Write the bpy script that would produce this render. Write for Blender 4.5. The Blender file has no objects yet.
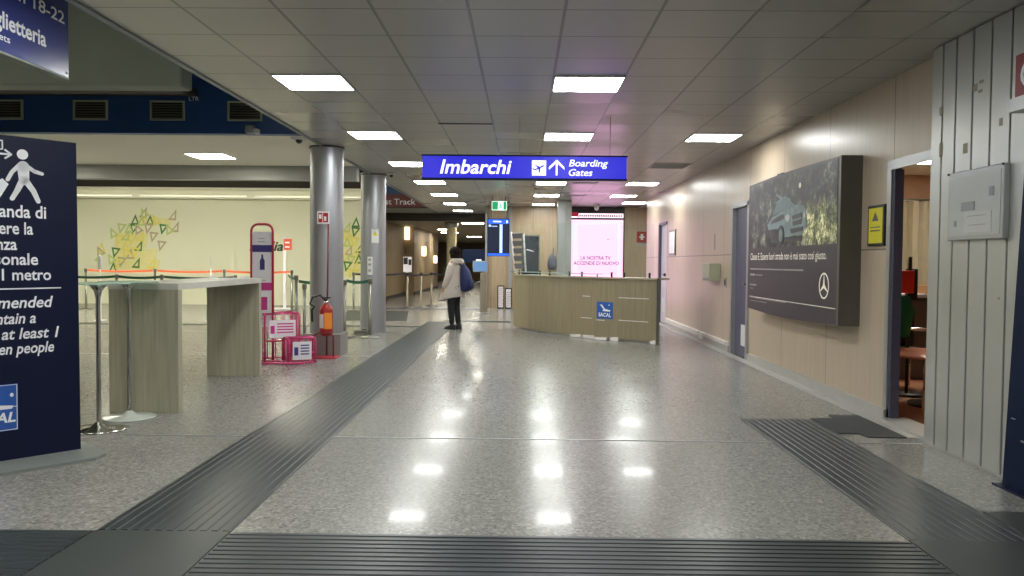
import bpy, bmesh, math, random
from mathutils import Vector, Matrix
random.seed(7)
PI = math.pi
scn = bpy.context.scene
col = scn.collection

# ------------------------------------------------------------------ materials
def newmat(name):
    m = bpy.data.materials.new(name); m.use_nodes = True
    return m, m.node_tree.nodes, m.node_tree.links, m.node_tree.nodes['Principled BSDF']

def mat(name, c, rough=0.5, metal=0.0, var=0.08, scale=8.0, bump=0.0, spec=0.5, bscale=None, alpha=None):
    m, N, L, b = newmat(name)
    tc = N.new('ShaderNodeTexCoord'); nz = N.new('ShaderNodeTexNoise')
    nz.inputs['Scale'].default_value = scale; nz.inputs['Detail'].default_value = 4
    L.new(tc.outputs['Object'], nz.inputs['Vector'])
    mx = N.new('ShaderNodeMix'); mx.data_type = 'RGBA'
    mx.inputs[6].default_value = (*[max(0, v*(1-var)) for v in c], 1)
    mx.inputs[7].default_value = (*[min(1, v*(1+var)) for v in c], 1)
    L.new(nz.outputs['Fac'], mx.inputs[0]); L.new(mx.outputs[2], b.inputs['Base Color'])
    b.inputs['Roughness'].default_value = rough; b.inputs['Metallic'].default_value = metal
    b.inputs['Specular IOR Level'].default_value = spec
    if bump:
        bp = N.new('ShaderNodeBump'); bp.inputs['Strength'].default_value = bump
        bp.inputs['Distance'].default_value = 0.01
        n2 = N.new('ShaderNodeTexNoise'); n2.inputs['Scale'].default_value = bscale or scale*6
        L.new(tc.outputs['Object'], n2.inputs['Vector']); L.new(n2.outputs['Fac'], bp.inputs['Height'])
        L.new(bp.outputs['Normal'], b.inputs['Normal'])
    return m

def emit(name, c, s, base=1):
    m, N, L, b = newmat(name)
    b.inputs['Base Color'].default_value = (*[v*base for v in c], 1)
    b.inputs['Emission Color'].default_value = (*c, 1)
    b.inputs['Emission Strength'].default_value = s
    b.inputs['Roughness'].default_value = 0.4
    return m

def seamline(N, L, sock, period, off, width):
    """1 on a seam, 0 elsewhere"""
    a = N.new('ShaderNodeMath'); a.operation = 'SUBTRACT'; L.new(sock, a.inputs[0]); a.inputs[1].default_value = off
    d = N.new('ShaderNodeMath'); d.operation = 'DIVIDE'; L.new(a.outputs[0], d.inputs[0]); d.inputs[1].default_value = period
    f = N.new('ShaderNodeMath'); f.operation = 'ADD'; L.new(d.outputs[0], f.inputs[0]); f.inputs[1].default_value = 0.5*width/period
    r = N.new('ShaderNodeMath'); r.operation = 'FRACT'; L.new(f.outputs[0], r.inputs[0])
    t = N.new('ShaderNodeMath'); t.operation = 'LESS_THAN'; L.new(r.outputs[0], t.inputs[0]); t.inputs[1].default_value = width/period
    return t.outputs[0]

def mixc(N, L, fac, a, b):
    mx = N.new('ShaderNodeMix'); mx.data_type = 'RGBA'
    if fac is not None: L.new(fac, mx.inputs[0])
    for i, v in ((6, a), (7, b)):
        if isinstance(v, tuple): mx.inputs[i].default_value = (*v, 1)
        else: L.new(v, mx.inputs[i])
    return mx.outputs[2]

def floor_mat():
    m, N, L, b = newmat('terrazzo_floor')
    tc = N.new('ShaderNodeTexCoord'); sp = N.new('ShaderNodeSeparateXYZ'); L.new(tc.outputs['Object'], sp.inputs[0])
    v = N.new('ShaderNodeTexVoronoi'); v.inputs['Scale'].default_value = 62
    n = N.new('ShaderNodeTexNoise'); n.inputs['Scale'].default_value = 60; n.inputs['Detail'].default_value = 3
    big = N.new('ShaderNodeTexNoise'); big.inputs['Scale'].default_value = 0.5; big.inputs['Detail'].default_value = 3
    for q in (v, n, big): L.new(tc.outputs['Object'], q.inputs['Vector'])
    cr = N.new('ShaderNodeValToRGB'); L.new(v.outputs['Color'], cr.inputs[0])
    e = cr.color_ramp.elements; e[0].color = (.06, .06, .058, 1); e[1].color = (.46, .45, .42, 1)
    e.new(.3).color = (.18, .176, .165, 1); e.new(.7).color = (.285, .28, .262, 1)
    c2 = mixc(N, L, n.outputs['Fac'], (.17, .167, .155), (.31, .303, .285))
    mx = N.new('ShaderNodeMix'); mx.data_type = 'RGBA'; mx.inputs[0].default_value = .42
    L.new(cr.outputs[0], mx.inputs[6]); L.new(c2, mx.inputs[7])
    c3 = mx.outputs[2]
    # tile joints
    j1 = seamline(N, L, sp.outputs['X'], .6, .27, .004); j2 = seamline(N, L, sp.outputs['Y'], .6, .09, .004)
    mm = N.new('ShaderNodeMath'); mm.operation = 'MAXIMUM'; L.new(j1, mm.inputs[0]); L.new(j2, mm.inputs[1])
    m4 = N.new('ShaderNodeMath'); m4.operation = 'MULTIPLY'; L.new(mm.outputs[0], m4.inputs[0]); m4.inputs[1].default_value = .35
    c4 = mixc(N, L, m4.outputs[0], c3, (.12, .115, .10))
    L.new(c4, b.inputs['Base Color'])
    rr = N.new('ShaderNodeMapRange'); L.new(big.outputs['Fac'], rr.inputs[0])
    rr.inputs[3].default_value = .20; rr.inputs[4].default_value = .27
    b.inputs['Coat Weight'].default_value = .09; b.inputs['Coat Roughness'].default_value = .05
    L.new(rr.outputs[0], b.inputs['Roughness'])
    bp = N.new('ShaderNodeBump'); bp.inputs['Strength'].default_value = .06; bp.inputs['Distance'].default_value = .002
    L.new(n.outputs['Fac'], bp.inputs['Height']); L.new(bp.outputs['Normal'], b.inputs['Normal'])
    b.inputs['Specular IOR Level'].default_value = .22
    return m

def ceil_mat():
    m, N, L, b = newmat('metal_ceiling_tiles')
    tc = N.new('ShaderNodeTexCoord'); sp = N.new('ShaderNodeSeparateXYZ'); L.new(tc.outputs['Object'], sp.inputs[0])
    n = N.new('ShaderNodeTexNoise'); n.inputs['Scale'].default_value = 1.2; L.new(tc.outputs['Object'], n.inputs['Vector'])
    # a tone per tile
    w = N.new('ShaderNodeTexWhiteNoise'); w.noise_dimensions = '2D'
    vm = N.new('ShaderNodeVectorMath'); vm.operation = 'SUBTRACT'; L.new(tc.outputs['Object'], vm.inputs[0]); vm.inputs[1].default_value = (-2.184, 5.226, 0)
    v2 = N.new('ShaderNodeVectorMath'); v2.operation = 'DIVIDE'; L.new(vm.outputs[0], v2.inputs[0]); v2.inputs[1].default_value = (.61, .61, 1)
    v3 = N.new('ShaderNodeVectorMath'); v3.operation = 'FLOOR'; L.new(v2.outputs[0], v3.inputs[0]); L.new(v3.outputs[0], w.inputs['Vector'])
    base = mixc(N, L, w.outputs['Value'], (.39, .385, .36), (.45, .445, .42))
    j1 = seamline(N, L, sp.outputs['X'], .61, -2.184, .022); j2 = seamline(N, L, sp.outputs['Y'], .61, 5.226, .014)
    c = mixc(N, L, j2, base, (.12, .12, .115))
    c = mixc(N, L, j1, c, (.2, .2, .19))
    L.new(c, b.inputs['Base Color'])
    b.inputs['Metallic'].default_value = .25
    rw = N.new('ShaderNodeMapRange'); L.new(w.outputs['Value'], rw.inputs[0]); rw.inputs[3].default_value = .26; rw.inputs[4].default_value = .4
    L.new(rw.outputs[0], b.inputs['Roughness'])
    return m

def veneer_mat(name, c1, c2, axis, period, off, zline=1.47, rough=.32):
    m, N, L, b = newmat(name)
    tc = N.new('ShaderNodeTexCoord'); sp = N.new('ShaderNodeSeparateXYZ'); L.new(tc.outputs['Object'], sp.inputs[0])
    mp = N.new('ShaderNodeMapping'); L.new(tc.outputs['Object'], mp.inputs['Vector']); mp.inputs['Scale'].default_value = (14, 14, .8)
    n = N.new('ShaderNodeTexNoise'); n.inputs['Scale'].default_value = 2; n.inputs['Detail'].default_value = 6
    L.new(mp.outputs[0], n.inputs['Vector'])
    cr = N.new('ShaderNodeMapRange'); L.new(n.outputs['Fac'], cr.inputs[0]); cr.inputs[1].default_value = .3; cr.inputs[2].default_value = .7
    base = mixc(N, L, cr.outputs[0], c1, c2)
    c = base
    if period:
        j = seamline(N, L, sp.outputs[axis], period, off, .014)
        c = mixc(N, L, j, c, tuple(v*.45 for v in c1))
    if zline:
        j = seamline(N, L, sp.outputs['Z'], 50, zline, .014)
        c = mixc(N, L, j, c, tuple(v*.35 for v in c1))
    L.new(c, b.inputs['Base Color']); b.inputs['Roughness'].default_value = rough
    b.inputs['Specular IOR Level'].default_value = .5
    return m

def glass_mat(name, tint=(.85, .95, .92), dens=.12):
    m, N, L, b = newmat(name)
    N.remove(b); out = [x for x in N if x.type == 'OUTPUT_MATERIAL'][0]
    t = N.new('ShaderNodeBsdfTransparent'); t.inputs[0].default_value = (*tint, 1)
    g = N.new('ShaderNodeBsdfGlossy'); g.inputs['Roughness'].default_value = .03; g.inputs[0].default_value = (.95, .98, .97, 1)
    d = N.new('ShaderNodeBsdfDiffuse'); d.inputs[0].default_value = (.6, .68, .64, 1)
    lw = N.new('ShaderNodeLayerWeight'); lw.inputs[0].default_value = .5
    pw = N.new('ShaderNodeMath'); pw.operation = 'POWER'; L.new(lw.outputs['Facing'], pw.inputs[0]); pw.inputs[1].default_value = 5
    fr = N.new('ShaderNodeMath'); fr.operation = 'MULTIPLY_ADD'; L.new(pw.outputs[0], fr.inputs[0]); fr.inputs[1].default_value = .7; fr.inputs[2].default_value = .03
    m1 = N.new('ShaderNodeMixShader'); L.new(fr.outputs[0], m1.inputs[0]); L.new(t.outputs[0], m1.inputs[1]); L.new(g.outputs[0], m1.inputs[2])
    m2 = N.new('ShaderNodeMixShader'); m2.inputs[0].default_value = dens; L.new(m1.outputs[0], m2.inputs[1]); L.new(d.outputs[0], m2.inputs[2])
    L.new(m2.outputs[0], out.inputs[0])
    return m

def photo_mat():
    """printed woodland photograph of the advert: dark foliage, moss in the lower right"""
    m, N, L, b = newmat('printed_forest')
    tc = N.new('ShaderNodeTexCoord'); sp = N.new('ShaderNodeSeparateXYZ'); L.new(tc.outputs['Object'], sp.inputs[0])
    n = N.new('ShaderNodeTexNoise'); n.inputs['Scale'].default_value = 5; n.inputs['Detail'].default_value = 8; n.inputs['Roughness'].default_value = .75
    v = N.new('ShaderNodeTexNoise'); v.inputs['Scale'].default_value = 9; v.inputs['Detail'].default_value = 7; v.inputs['Roughness'].default_value = .8
    L.new(tc.outputs['Object'], n.inputs['Vector']); L.new(tc.outputs['Object'], v.inputs['Vector'])
    r1 = N.new('ShaderNodeValToRGB'); L.new(n.outputs['Fac'], r1.inputs[0])
    e = r1.color_ramp.elements; e[0].position = .45; e[0].color = (.016, .014, .018, 1); e[1].position = .66; e[1].color = (.24, .25, .19, 1)
    e.new(.56).color = (.045, .045, .045, 1)
    r2 = N.new('ShaderNodeValToRGB'); L.new(v.outputs['Fac'], r2.inputs[0])
    e = r2.color_ramp.elements; e[0].position = .42; e[0].color = (.02, .025, .012, 1); e[1].position = .62; e[1].color = (.85, .80, .50, 1)
    e.new(.52).color = (.20, .22, .07, 1)
    # moss mask around local (0, .. ) : object coordinates relative to the advert root
    vm = N.new('ShaderNodeVectorMath'); vm.operation = 'SUBTRACT'; L.new(tc.outputs['Object'], vm.inputs[0]); vm.inputs[1].default_value = (0, -.95, .93)
    vs = N.new('ShaderNodeVectorMath'); vs.operation = 'MULTIPLY'; L.new(vm.outputs[0], vs.inputs[0]); vs.inputs[1].default_value = (0, .85, 2.3)
    ln = N.new('ShaderNodeVectorMath'); ln.operation = 'LENGTH'; L.new(vs.outputs[0], ln.inputs[0])
    ad = N.new('ShaderNodeMath'); ad.operation = 'ADD'; L.new(ln.outputs['Value'], ad.inputs[0]); 
    nn = N.new('ShaderNodeMath'); nn.operation = 'MULTIPLY'; L.new(n.outputs['Fac'], nn.inputs[0]); nn.inputs[1].default_value = .9; L.new(nn.outputs[0], ad.inputs[1])
    mr = N.new('ShaderNodeMapRange'); L.new(ad.outputs[0], mr.inputs[0]); mr.inputs[1].default_value = 1.15; mr.inputs[2].default_value = .75
    c = mixc(N, L, mr.outputs[0], r1.outputs[0], r2.outputs[0])
    L.new(c, b.inputs['Base Color']); L.new(c, b.inputs['Emission Color']); b.inputs['Emission Strength'].default_value = .35
    b.inputs['Roughness'].default_value = .45
    return m

M = {}
M['floor'] = floor_mat(); M['ceil'] = ceil_mat()
M['wallR'] = veneer_mat('beech_veneer_wall', (.465, .375, .28), (.53, .435, .33), 'Y', 1.45, 6.98)
M['wallB'] = veneer_mat('warm_veneer_wall', (.37, .275, .175), (.46, .355, .24), 'X', 1.2, .3, zline=None)
M['brown'] = veneer_mat('brown_wood_panel', (.23, .16, .09), (.31, .22, .125), 'Y', 1.1, 0, zline=None, rough=.6)
M['desk'] = veneer_mat('olive_laminate', (.235, .195, .12), (.29, .245, .16), 'X', None, 0, zline=None, rough=.4)
M['table'] = veneer_mat('grey_oak_laminate', (.34, .315, .235), (.45, .42, .325), 'X', None, 0, zline=None, rough=.35)
M['tabletop'] = mat('pale_laminate_edge', (.55, .55, .50), .3)
M['cream'] = mat('cream_mural_wall', (.78, .77, .60), .6, var=.03, scale=1)
M['soffit'] = mat('cream_soffit', (.92, .90, .78), .6, var=.03, scale=1)
M['plaster'] = mat('grey_bulkhead_plaster', (.30, .33, .28), .7, var=.12, scale=2)
M['blue_fascia'] = mat('deep_blue_fascia', (.022, .08, .26), .45, var=.15, scale=1)
M['beam'] = mat('grey_steel_beam', (.36, .37, .36), .45, .2, var=.05)
M['dark'] = mat('dark_recess', (.045, .035, .028), .7)
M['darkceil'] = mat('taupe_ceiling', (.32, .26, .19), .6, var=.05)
M['steel'] = mat('brushed_steel', (.42, .43, .46), .42, .75, var=.03, scale=3)
M['chrome'] = mat('polished_chrome', (.62, .62, .60), .14, 1, var=.03)
M['alu'] = mat('aluminium_frame', (.42, .43, .44), .35, .7, var=.04)
M['corr'] = mat('aluminium_plank', (.50, .51, .49), .33, .55, var=.10, scale=1.3)
M['groove'] = mat('groove_black', (.06, .062, .06), .6)
M['rubber'] = mat('grooved_rubber', (.030, .038, .042), .34, 0, var=.18, scale=5, spec=.3)
M['rubber2'] = mat('smooth_rubber', (.04, .048, .047), .42, 0, var=.12, scale=5, spec=.5)
M['doormat'] = mat('door_mat_grey', (.055, .06, .06), .75, bump=.5, scale=40)
M['navy'] = mat('navy_print', (.004, .008, .034), .45, var=.05, spec=.25)
M['blue'] = mat('navy_blue_panel', (.004, .011, .04), .55, var=.12, spec=.15)
M['signblue'] = emit('backlit_blue', (.028, .026, .80), .62, .5)
M['signwhite'] = emit('backlit_white', (.95, .95, 1.0), .8)
M['hangblue'] = mat('hanging_sign_blue', (.03, .045, .22), .25, var=.1)
M['white'] = mat('white_print', (.88, .90, .95), .5, var=.02)
M['whitepl'] = mat('white_plastic', (.72, .73, .72), .4, var=.02)
M['greytext'] = mat('grey_print', (.30, .31, .33), .5)
M['logo_blue'] = mat('logo_blue', (.02, .10, .42), .4)
M['pink'] = mat('magenta_tube', (.55, .04, .17), .35, var=.06)
M['pinkprint'] = mat('magenta_print', (.60, .04, .28), .45)
M['redtube'] = mat('crimson_tube', (.42, .025, .05), .35)
M['navyprint'] = mat('violet_navy_print', (.05, .04, .22), .45)
M['sheet'] = mat('white_sheet', (.86, .83, .90), .5, var=.03)
M['red'] = mat('red_paint', (.33, .012, .012), .3)
M['darkred'] = mat('dark_red_panel', (.14, .012, .014), .45)
M['orange'] = mat('orange_label', (.85, .28, .03), .5)
M['black'] = mat('black_rubber', (.015, .015, .016), .45)
M['blackpl'] = mat('black_plastic', (.02, .02, .022), .3)
M['green'] = mat('green_belt', (.015, .10, .05), .6)
M['orangebelt'] = mat('orange_belt', (.78, .14, .05), .6)
M['darkbelt'] = mat('dark_belt', (.03, .03, .035), .6)
M['post'] = mat('dark_steel_post', (.20, .20, .17), .3, .7)
M['postlight'] = mat('satin_steel_post', (.30, .26, .20), .35, .6)
M['yellow'] = mat('yellow_sign', (.80, .72, .03), .4)
M['door_purple'] = mat('slate_violet_door', (.095, .088, .15), .4, var=.05)
M['door_lilac'] = mat('lilac_door', (.62, .56, .66), .4)
M['frameviolet'] = mat('violet_grey_jamb', (.09, .09, .14), .4)
M['base'] = mat('grey_baseboard', (.42, .41, .39), .35, .2)
M['trunk'] = mat('white_cable_trunk', (.75, .72, .70), .4)
M['advdark'] = mat('advert_charcoal', (.043, .034, .045), .4, var=.1)
M['advframe'] = mat('advert_casing', (.13, .12, .105), .4, .3)
M['advtext'] = emit('advert_lettering', (.80, .76, .66), .25)
M['photo'] = photo_mat()
M['carpaint'] = mat('printed_silver_blue', (.19, .25, .27), .45, var=.65, scale=9)
M['cardark'] = mat('printed_tyre_dark', (.025, .025, .03), .3)
M['lightbox'] = emit('pink_white_screen', (1.0, .50, .82), 1.75, .02)
M['lbhead'] = emit('white_header', (1, .8, .9), 1.1)
M['lbtext'] = mat('screen_grey_lettering', (.10, .07, .10), .5)
M['lamp'] = emit('lamp_diffuser', (.985, 1.0, .955), 33.0)
M['lampwarm'] = emit('warm_lamp_diffuser', (1.0, .95, .78), 40.0)
M['fillhall'] = emit('tall_hall_fill', (1.0, .95, .80), 12.0)
M['fillfar'] = emit('high_hall_fill', (1.0, .96, .76), 85.0)
M['cove'] = emit('cove_tube', (1.0, .97, .72), .8)
M['sconce'] = emit('sconce_glow', (1.0, .80, .48), 2.6)
M['exit'] = emit('exit_green_white', (.75, 1.0, .85), 1.4)
M['exitgreen'] = emit('exit_green', (.02, .40, .16), .6)
M['glass'] = glass_mat('clear_glass', (.96, .985, .975), .02)
M['glassgreen'] = glass_mat('pale_green_glass', (.72, .88, .80), .35)
M['fidsblue'] = emit('screen_blue', (.02, .12, .75), .7)
M['fidsdark'] = emit('screen_dark', (.004, .008, .03), .6)
M['fidslight'] = emit('screen_pale', (.45, .6, .9), .8)
M['cyan'] = emit('tablet_cyan', (.18, .38, .75), .5, .3)
M['curtain'] = mat('taupe_curtain', (.36, .30, .21), .8, var=.1)
M['officewall'] = mat('peach_wall', (.55, .33, .20), .7)
M['officefloor'] = mat('terracotta_floor', (.36, .16, .09), .45)
M['pinktop'] = mat('salmon_table_top', (.75, .30, .20), .25)
M['cardboard'] = mat('cardboard', (.50, .27, .13), .7)
M['greencloth'] = mat('green_cloth', (.01, .16, .07), .8)
M['skin'] = mat('skin', (.55, .33, .24), .5)
M['jacket'] = mat('beige_jacket', (.56, .49, .44), .85, bump=.4, scale=5)
M['trousers'] = mat('black_trousers', (.012, .012, .014), .8)
M['hair'] = mat('dark_brown_hair', (.012, .008, .007), .85, spec=.15)
M['pack'] = mat('navy_backpack', (.012, .022, .10), .7)
M['shoe'] = mat('black_shoe', (.02, .02, .022), .4)
M['mk'] = mat('dark_green_letter', (.03, .07, .03), .6)
M['mg'] = mat('mural_dark_green', (.08, .22, .05), .6)
M['my'] = mat('mural_yellow', (.80, .70, .16), .6)
M['ml'] = mat('mural_lime', (.55, .62, .22), .6)
M['mb'] = mat('mural_tan', (.50, .42, .28), .6)
M['mf'] = mat('mural_faint_yellow', (.78, .73, .36), .6)
M['ledge'] = mat('white_chips', (.8, .76, .76), .5)

# ------------------------------------------------------------------ mesh helpers
class MB:
    def __init__(s): s.bm = bmesh.new(); s.mi = 0
    def _fin(s, faces):
        for f in faces: f.material_index = s.mi
    def box(s, x0, y0, z0, x1, y1, z1, bev=0, R=None):
        vs = [s.bm.verts.new(R @ Vector(p) if R else p) for p in
              ((x0,y0,z0),(x1,y0,z0),(x1,y1,z0),(x0,y1,z0),(x0,y0,z1),(x1,y0,z1),(x1,y1,z1),(x0,y1,z1))]
        fs = [s.bm.faces.new([vs[i] for i in q]) for q in ((0,3,2,1),(4,5,6,7),(0,1,5,4),(1,2,6,5),(2,3,7,6),(3,0,4,7))]
        s._fin(fs)
        if bev:
            es = {e for f in fs for e in f.edges}
            r = bmesh.ops.bevel(s.bm, geom=list(es), offset=bev, segments=2, affect='EDGES', profile=.5)
            s._fin(r['faces'])
        return s
    def tube(s, pts, r, seg=10, cap=True, smooth=True):
        """swept round bar through points; r a number or list"""
        pts = [Vector(p) for p in pts]; n = len(pts)
        rs = r if isinstance(r, (list, tuple)) else [r]*n
        rings = []; up = None
        for i, p in enumerate(pts):
            d = ((pts[min(i+1, n-1)] - p).normalized() + (p - pts[max(i-1, 0)]).normalized())
            d = d.normalized() if d.length > 1e-6 else Vector((0,0,1))
            if up is None:
                up = Vector((0,0,1)) if abs(d.z) < .9 else Vector((1,0,0))
            a = d.cross(up).normalized(); b = a.cross(d).normalized(); up = b
            rings.append([s.bm.verts.new(p + (a*math.cos(2*PI*k/seg) + b*math.sin(2*PI*k/seg))*rs[i]) for k in range(seg)])
        for i in range(n-1):
            for k in range(seg):
                f = s.bm.faces.new((rings[i][k], rings[i][(k+1)%seg], rings[i+1][(k+1)%seg], rings[i+1][k]))
                f.smooth = smooth; f.material_index = s.mi
        if cap:
            s._fin([s.bm.faces.new(rings[0][::-1]), s.bm.faces.new(rings[-1])])
        return s
    def lathe(s, prof, c=(0,0,0), seg=32):
        """prof: list of (r, z)"""
        c = Vector(c); rings = []
        for r, z in prof:
            if r < 1e-6: rings.append([s.bm.verts.new(c + Vector((0,0,z)))])
            else: rings.append([s.bm.verts.new(c + Vector((r*math.cos(2*PI*k/seg), r*math.sin(2*PI*k/seg), z))) for k in range(seg)])
        for a, b in zip(rings, rings[1:]):
            for k in range(seg):
                q = [a[k % len(a)], a[(k+1) % len(a)], b[(k+1) % len(b)], b[k % len(b)]]
                q = list(dict.fromkeys(q))
                if len(q) > 2:
                    f = s.bm.faces.new(q); f.smooth = True; f.material_index = s.mi
        return s
    def loft(s, rings, seg=20, cap=True):
        """rings: list of (cx,cy,cz,rx,ry[,tilt]) elliptical sections stacked"""
        rr = []
        for t in rings:
            cx, cy, cz, rx, ry = t[:5]; tl = t[5] if len(t) > 5 else 0
            rr.append([s.bm.verts.new((cx+rx*math.cos(2*PI*k/seg), cy+ry*math.sin(2*PI*k/seg), cz+tl*math.sin(2*PI*k/seg))) for k in range(seg)])
        for a, b in zip(rr, rr[1:]):
            for k in range(seg):
                f = s.bm.faces.new((a[k], a[(k+1)%seg], b[(k+1)%seg], b[k])); f.smooth = True; f.material_index = s.mi
        if cap: s._fin([s.bm.faces.new(rr[0][::-1]), s.bm.faces.new(rr[-1])])
        return s
    def poly(s, pts, thick=None):
        """flat polygon from 3-D points; thick = vector to extrude along"""
        vs = [s.bm.verts.new(p) for p in pts]; f = s.bm.faces.new(vs); s._fin([f])
        if thick is not None:
            t = Vector(thick); v2 = [s.bm.verts.new(Vector(p)+t) for p in pts]
            s._fin([s.bm.faces.new(v2[::-1])])
            n = len(pts)
            for i in range(n): s._fin([s.bm.faces.new((vs[i], v2[i], v2[(i+1)%n], vs[(i+1)%n]))])
        return s
    def ball(s, c, r, sx=1, sy=1, sz=1, seg=16):
        mt = Matrix.Translation(c) @ Matrix.Diagonal((sx*r, sy*r, sz*r, 1))
        g = bmesh.ops.create_uvsphere(s.bm, u_segments=seg, v_segments=seg//2+2, radius=1, matrix=mt)
        for f in {f for v in g['verts'] for f in v.link_faces}: f.smooth = True; f.material_index = s.mi
        return s
    def build(s, name, m, parent=None, recalc=True):
        off = wloc(parent) if parent else Vector()
        if off.length: bmesh.ops.translate(s.bm, verts=s.bm.verts, vec=-off)
        if recalc: bmesh.ops.recalc_face_normals(s.bm, faces=s.bm.faces)
        me = bpy.data.meshes.new(name); s.bm.to_mesh(me); s.bm.free()
        for q in (m if isinstance(m, (list, tuple)) else [m]): me.materials.append(q)
        o = bpy.data.objects.new(name, me); col.objects.link(o)
        if parent: o.parent = parent
        return o

def wloc(o):
    v = Vector()
    while o: v += o.location; o = o.parent
    return v

def tag(o, label=None, cat=None, group=None, kind=None):
    if label: o['label'] = label
    if cat: o['category'] = cat
    if group: o['group'] = group
    if kind: o['kind'] = kind
    return o

def thing(name, label, cat, loc=(0,0,0), group=None):
    o = bpy.data.objects.new(name, None); col.objects.link(o); o.location = loc; o.empty_display_size = .1
    return tag(o, label, cat, group)

def struct(name, mb, m, parent=None):
    o = mb.build(name, m, parent)
    if not parent: o['kind'] = 'structure'
    return o

def copy_tree(o, parent=None):
    c = o.copy(); col.objects.link(c); c.parent = parent
    for ch in list(o.children): copy_tree(ch, c)
    return c

def text(s, cap, org, right, up, m, name='lettering', parent=None, width=None, anchor='l', bold=0.0, shear=0.0, ext=.0015):
    cu = bpy.data.curves.new('t', 'FONT'); cu.body = s; cu.size = 1; cu.offset = bold; cu.shear = shear; cu.extrude = 0
    cu.resolution_u = 3
    ob = bpy.data.objects.new('t', cu); col.objects.link(ob)
    dg = bpy.context.evaluated_depsgraph_get(); me = bpy.data.meshes.new_from_object(ob.evaluated_get(dg))
    bpy.data.objects.remove(ob); bpy.data.curves.remove(cu)
    xs = [v.co.x for v in me.vertices]; x0, x1 = min(xs), max(xs)
    k = cap/.70; kx = k if width is None else width/(x1-x0)
    sh = {'l': -x0, 'r': -x1, 'c': -(x0+x1)/2}[anchor]
    R = Vector(right).normalized(); U = Vector(up).normalized(); n = R.cross(U)
    off = wloc(parent) if parent else Vector()
    org = Vector(org)
    for v in me.vertices:
        v.co = org + R*((v.co.x+sh)*kx) + U*(v.co.y*k) + n*ext - off
    me.name = name; me.materials.clear(); me.materials.append(m)
    words = s.split(' ')
    if len(words) == 1 or not parent:
        o = bpy.data.objects.new(name, me); col.objects.link(o)
        if parent: o.parent = parent
        return o
    # one mesh per printed word
    ux = lambda v: ((Vector(v.co) + off - org).dot(R))/kx - sh
    bounds = []
    for i in range(1, len(words)):
        cu = bpy.data.curves.new('t', 'FONT'); cu.body = ' '.join(words[:i]); cu.size = 1; cu.shear = shear; cu.offset = bold
        ob = bpy.data.objects.new('t', cu); col.objects.link(ob)
        m2 = bpy.data.meshes.new_from_object(ob.evaluated_get(bpy.context.evaluated_depsgraph_get()))
        bounds.append(max(v.co.x for v in m2.vertices) + .04); bpy.data.objects.remove(ob); bpy.data.curves.remove(cu); bpy.data.meshes.remove(m2)
    out = []
    for i in range(len(words)):
        bm = bmesh.new(); bm.from_mesh(me); kill = []
        for fc in bm.faces:
            cx = sum(ux(v) for v in fc.verts)/len(fc.verts); w = sum(1 for b in bounds if cx > b)
            if w != i: kill.append(fc)
        bmesh.ops.delete(bm, geom=kill, context='FACES')
        m3 = bpy.data.meshes.new(name); bm.to_mesh(m3); bm.free(); m3.materials.append(m)
        o = bpy.data.objects.new(name, m3); col.objects.link(o); o.parent = parent; out.append(o)
    return out[0]

def plate(org, R, U, w, h, t=.002, mb=None):
    """flat rectangle with its lower-left corner at org, standing t proud of the surface"""
    R = Vector(R).normalized(); U = Vector(U).normalized(); n = R.cross(U); o = Vector(org)
    mb = mb or MB()
    mb.poly([o, o+R*w, o+R*w+U*h, o+U*h], n*t)
    return mb

EX, EY, EZ = (1,0,0), (0,1,0), (0,0,1)
ZC = 2.93

# ------------------------------------------------------------------ setting
struct('floor', MB().box(-15, -4, -.12, 5.2, 62, 0), M['floor'])
struct('ceiling', MB().box(-2.78, -4, ZC, 3.14, 10.45, ZC+.25).box(-2.78, 10.45, ZC, 3.14, 20.7, ZC+.25).box(-2.78, 20.7, ZC, 5.2, 27.5, ZC+.25), M['ceil'])
o = struct('trim_1', MB().box(-2.83, -4, ZC-.015, -2.78, 27.5, ZC+.30), mat('slate_edge_trim', (.24, .27, .29), .5))
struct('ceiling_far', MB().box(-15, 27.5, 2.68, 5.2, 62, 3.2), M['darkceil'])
struct('ceiling_hall', MB().box(-15, 10.55, ZC, -2.83, 13.9, ZC+.25), M['soffit'])
struct('ceiling_void', MB().box(-15, -4, 4.6, -2.78, 10.4, 4.8).box(-15, 14.0, 4.2, -2.78, 24.6, 4.4).box(-15,24.6,ZC,-2.83,27.5,ZC+.25), M['plaster'])
struct('trim_2', MB().box(-15, 13.9, 2.69, -2.83, 14.12, ZC), M['beam'])
struct('wall_fascia', MB().box(-15, 10.4, ZC, -2.83, 10.55, 4.6), M['blue_fascia'])
struct('wall_bulkhead', MB().box(-15, 8.75, 3.18, -3.66, 9.05, 4.6, bev=.03), M['plaster'])
struct('trim_3', MB().box(-15, 9.05, 3.19, -3.8, 9.25, 3.30).box(-15, 10.2, 3.40, -4.15, 10.4, 3.48), M['dark'])
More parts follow.
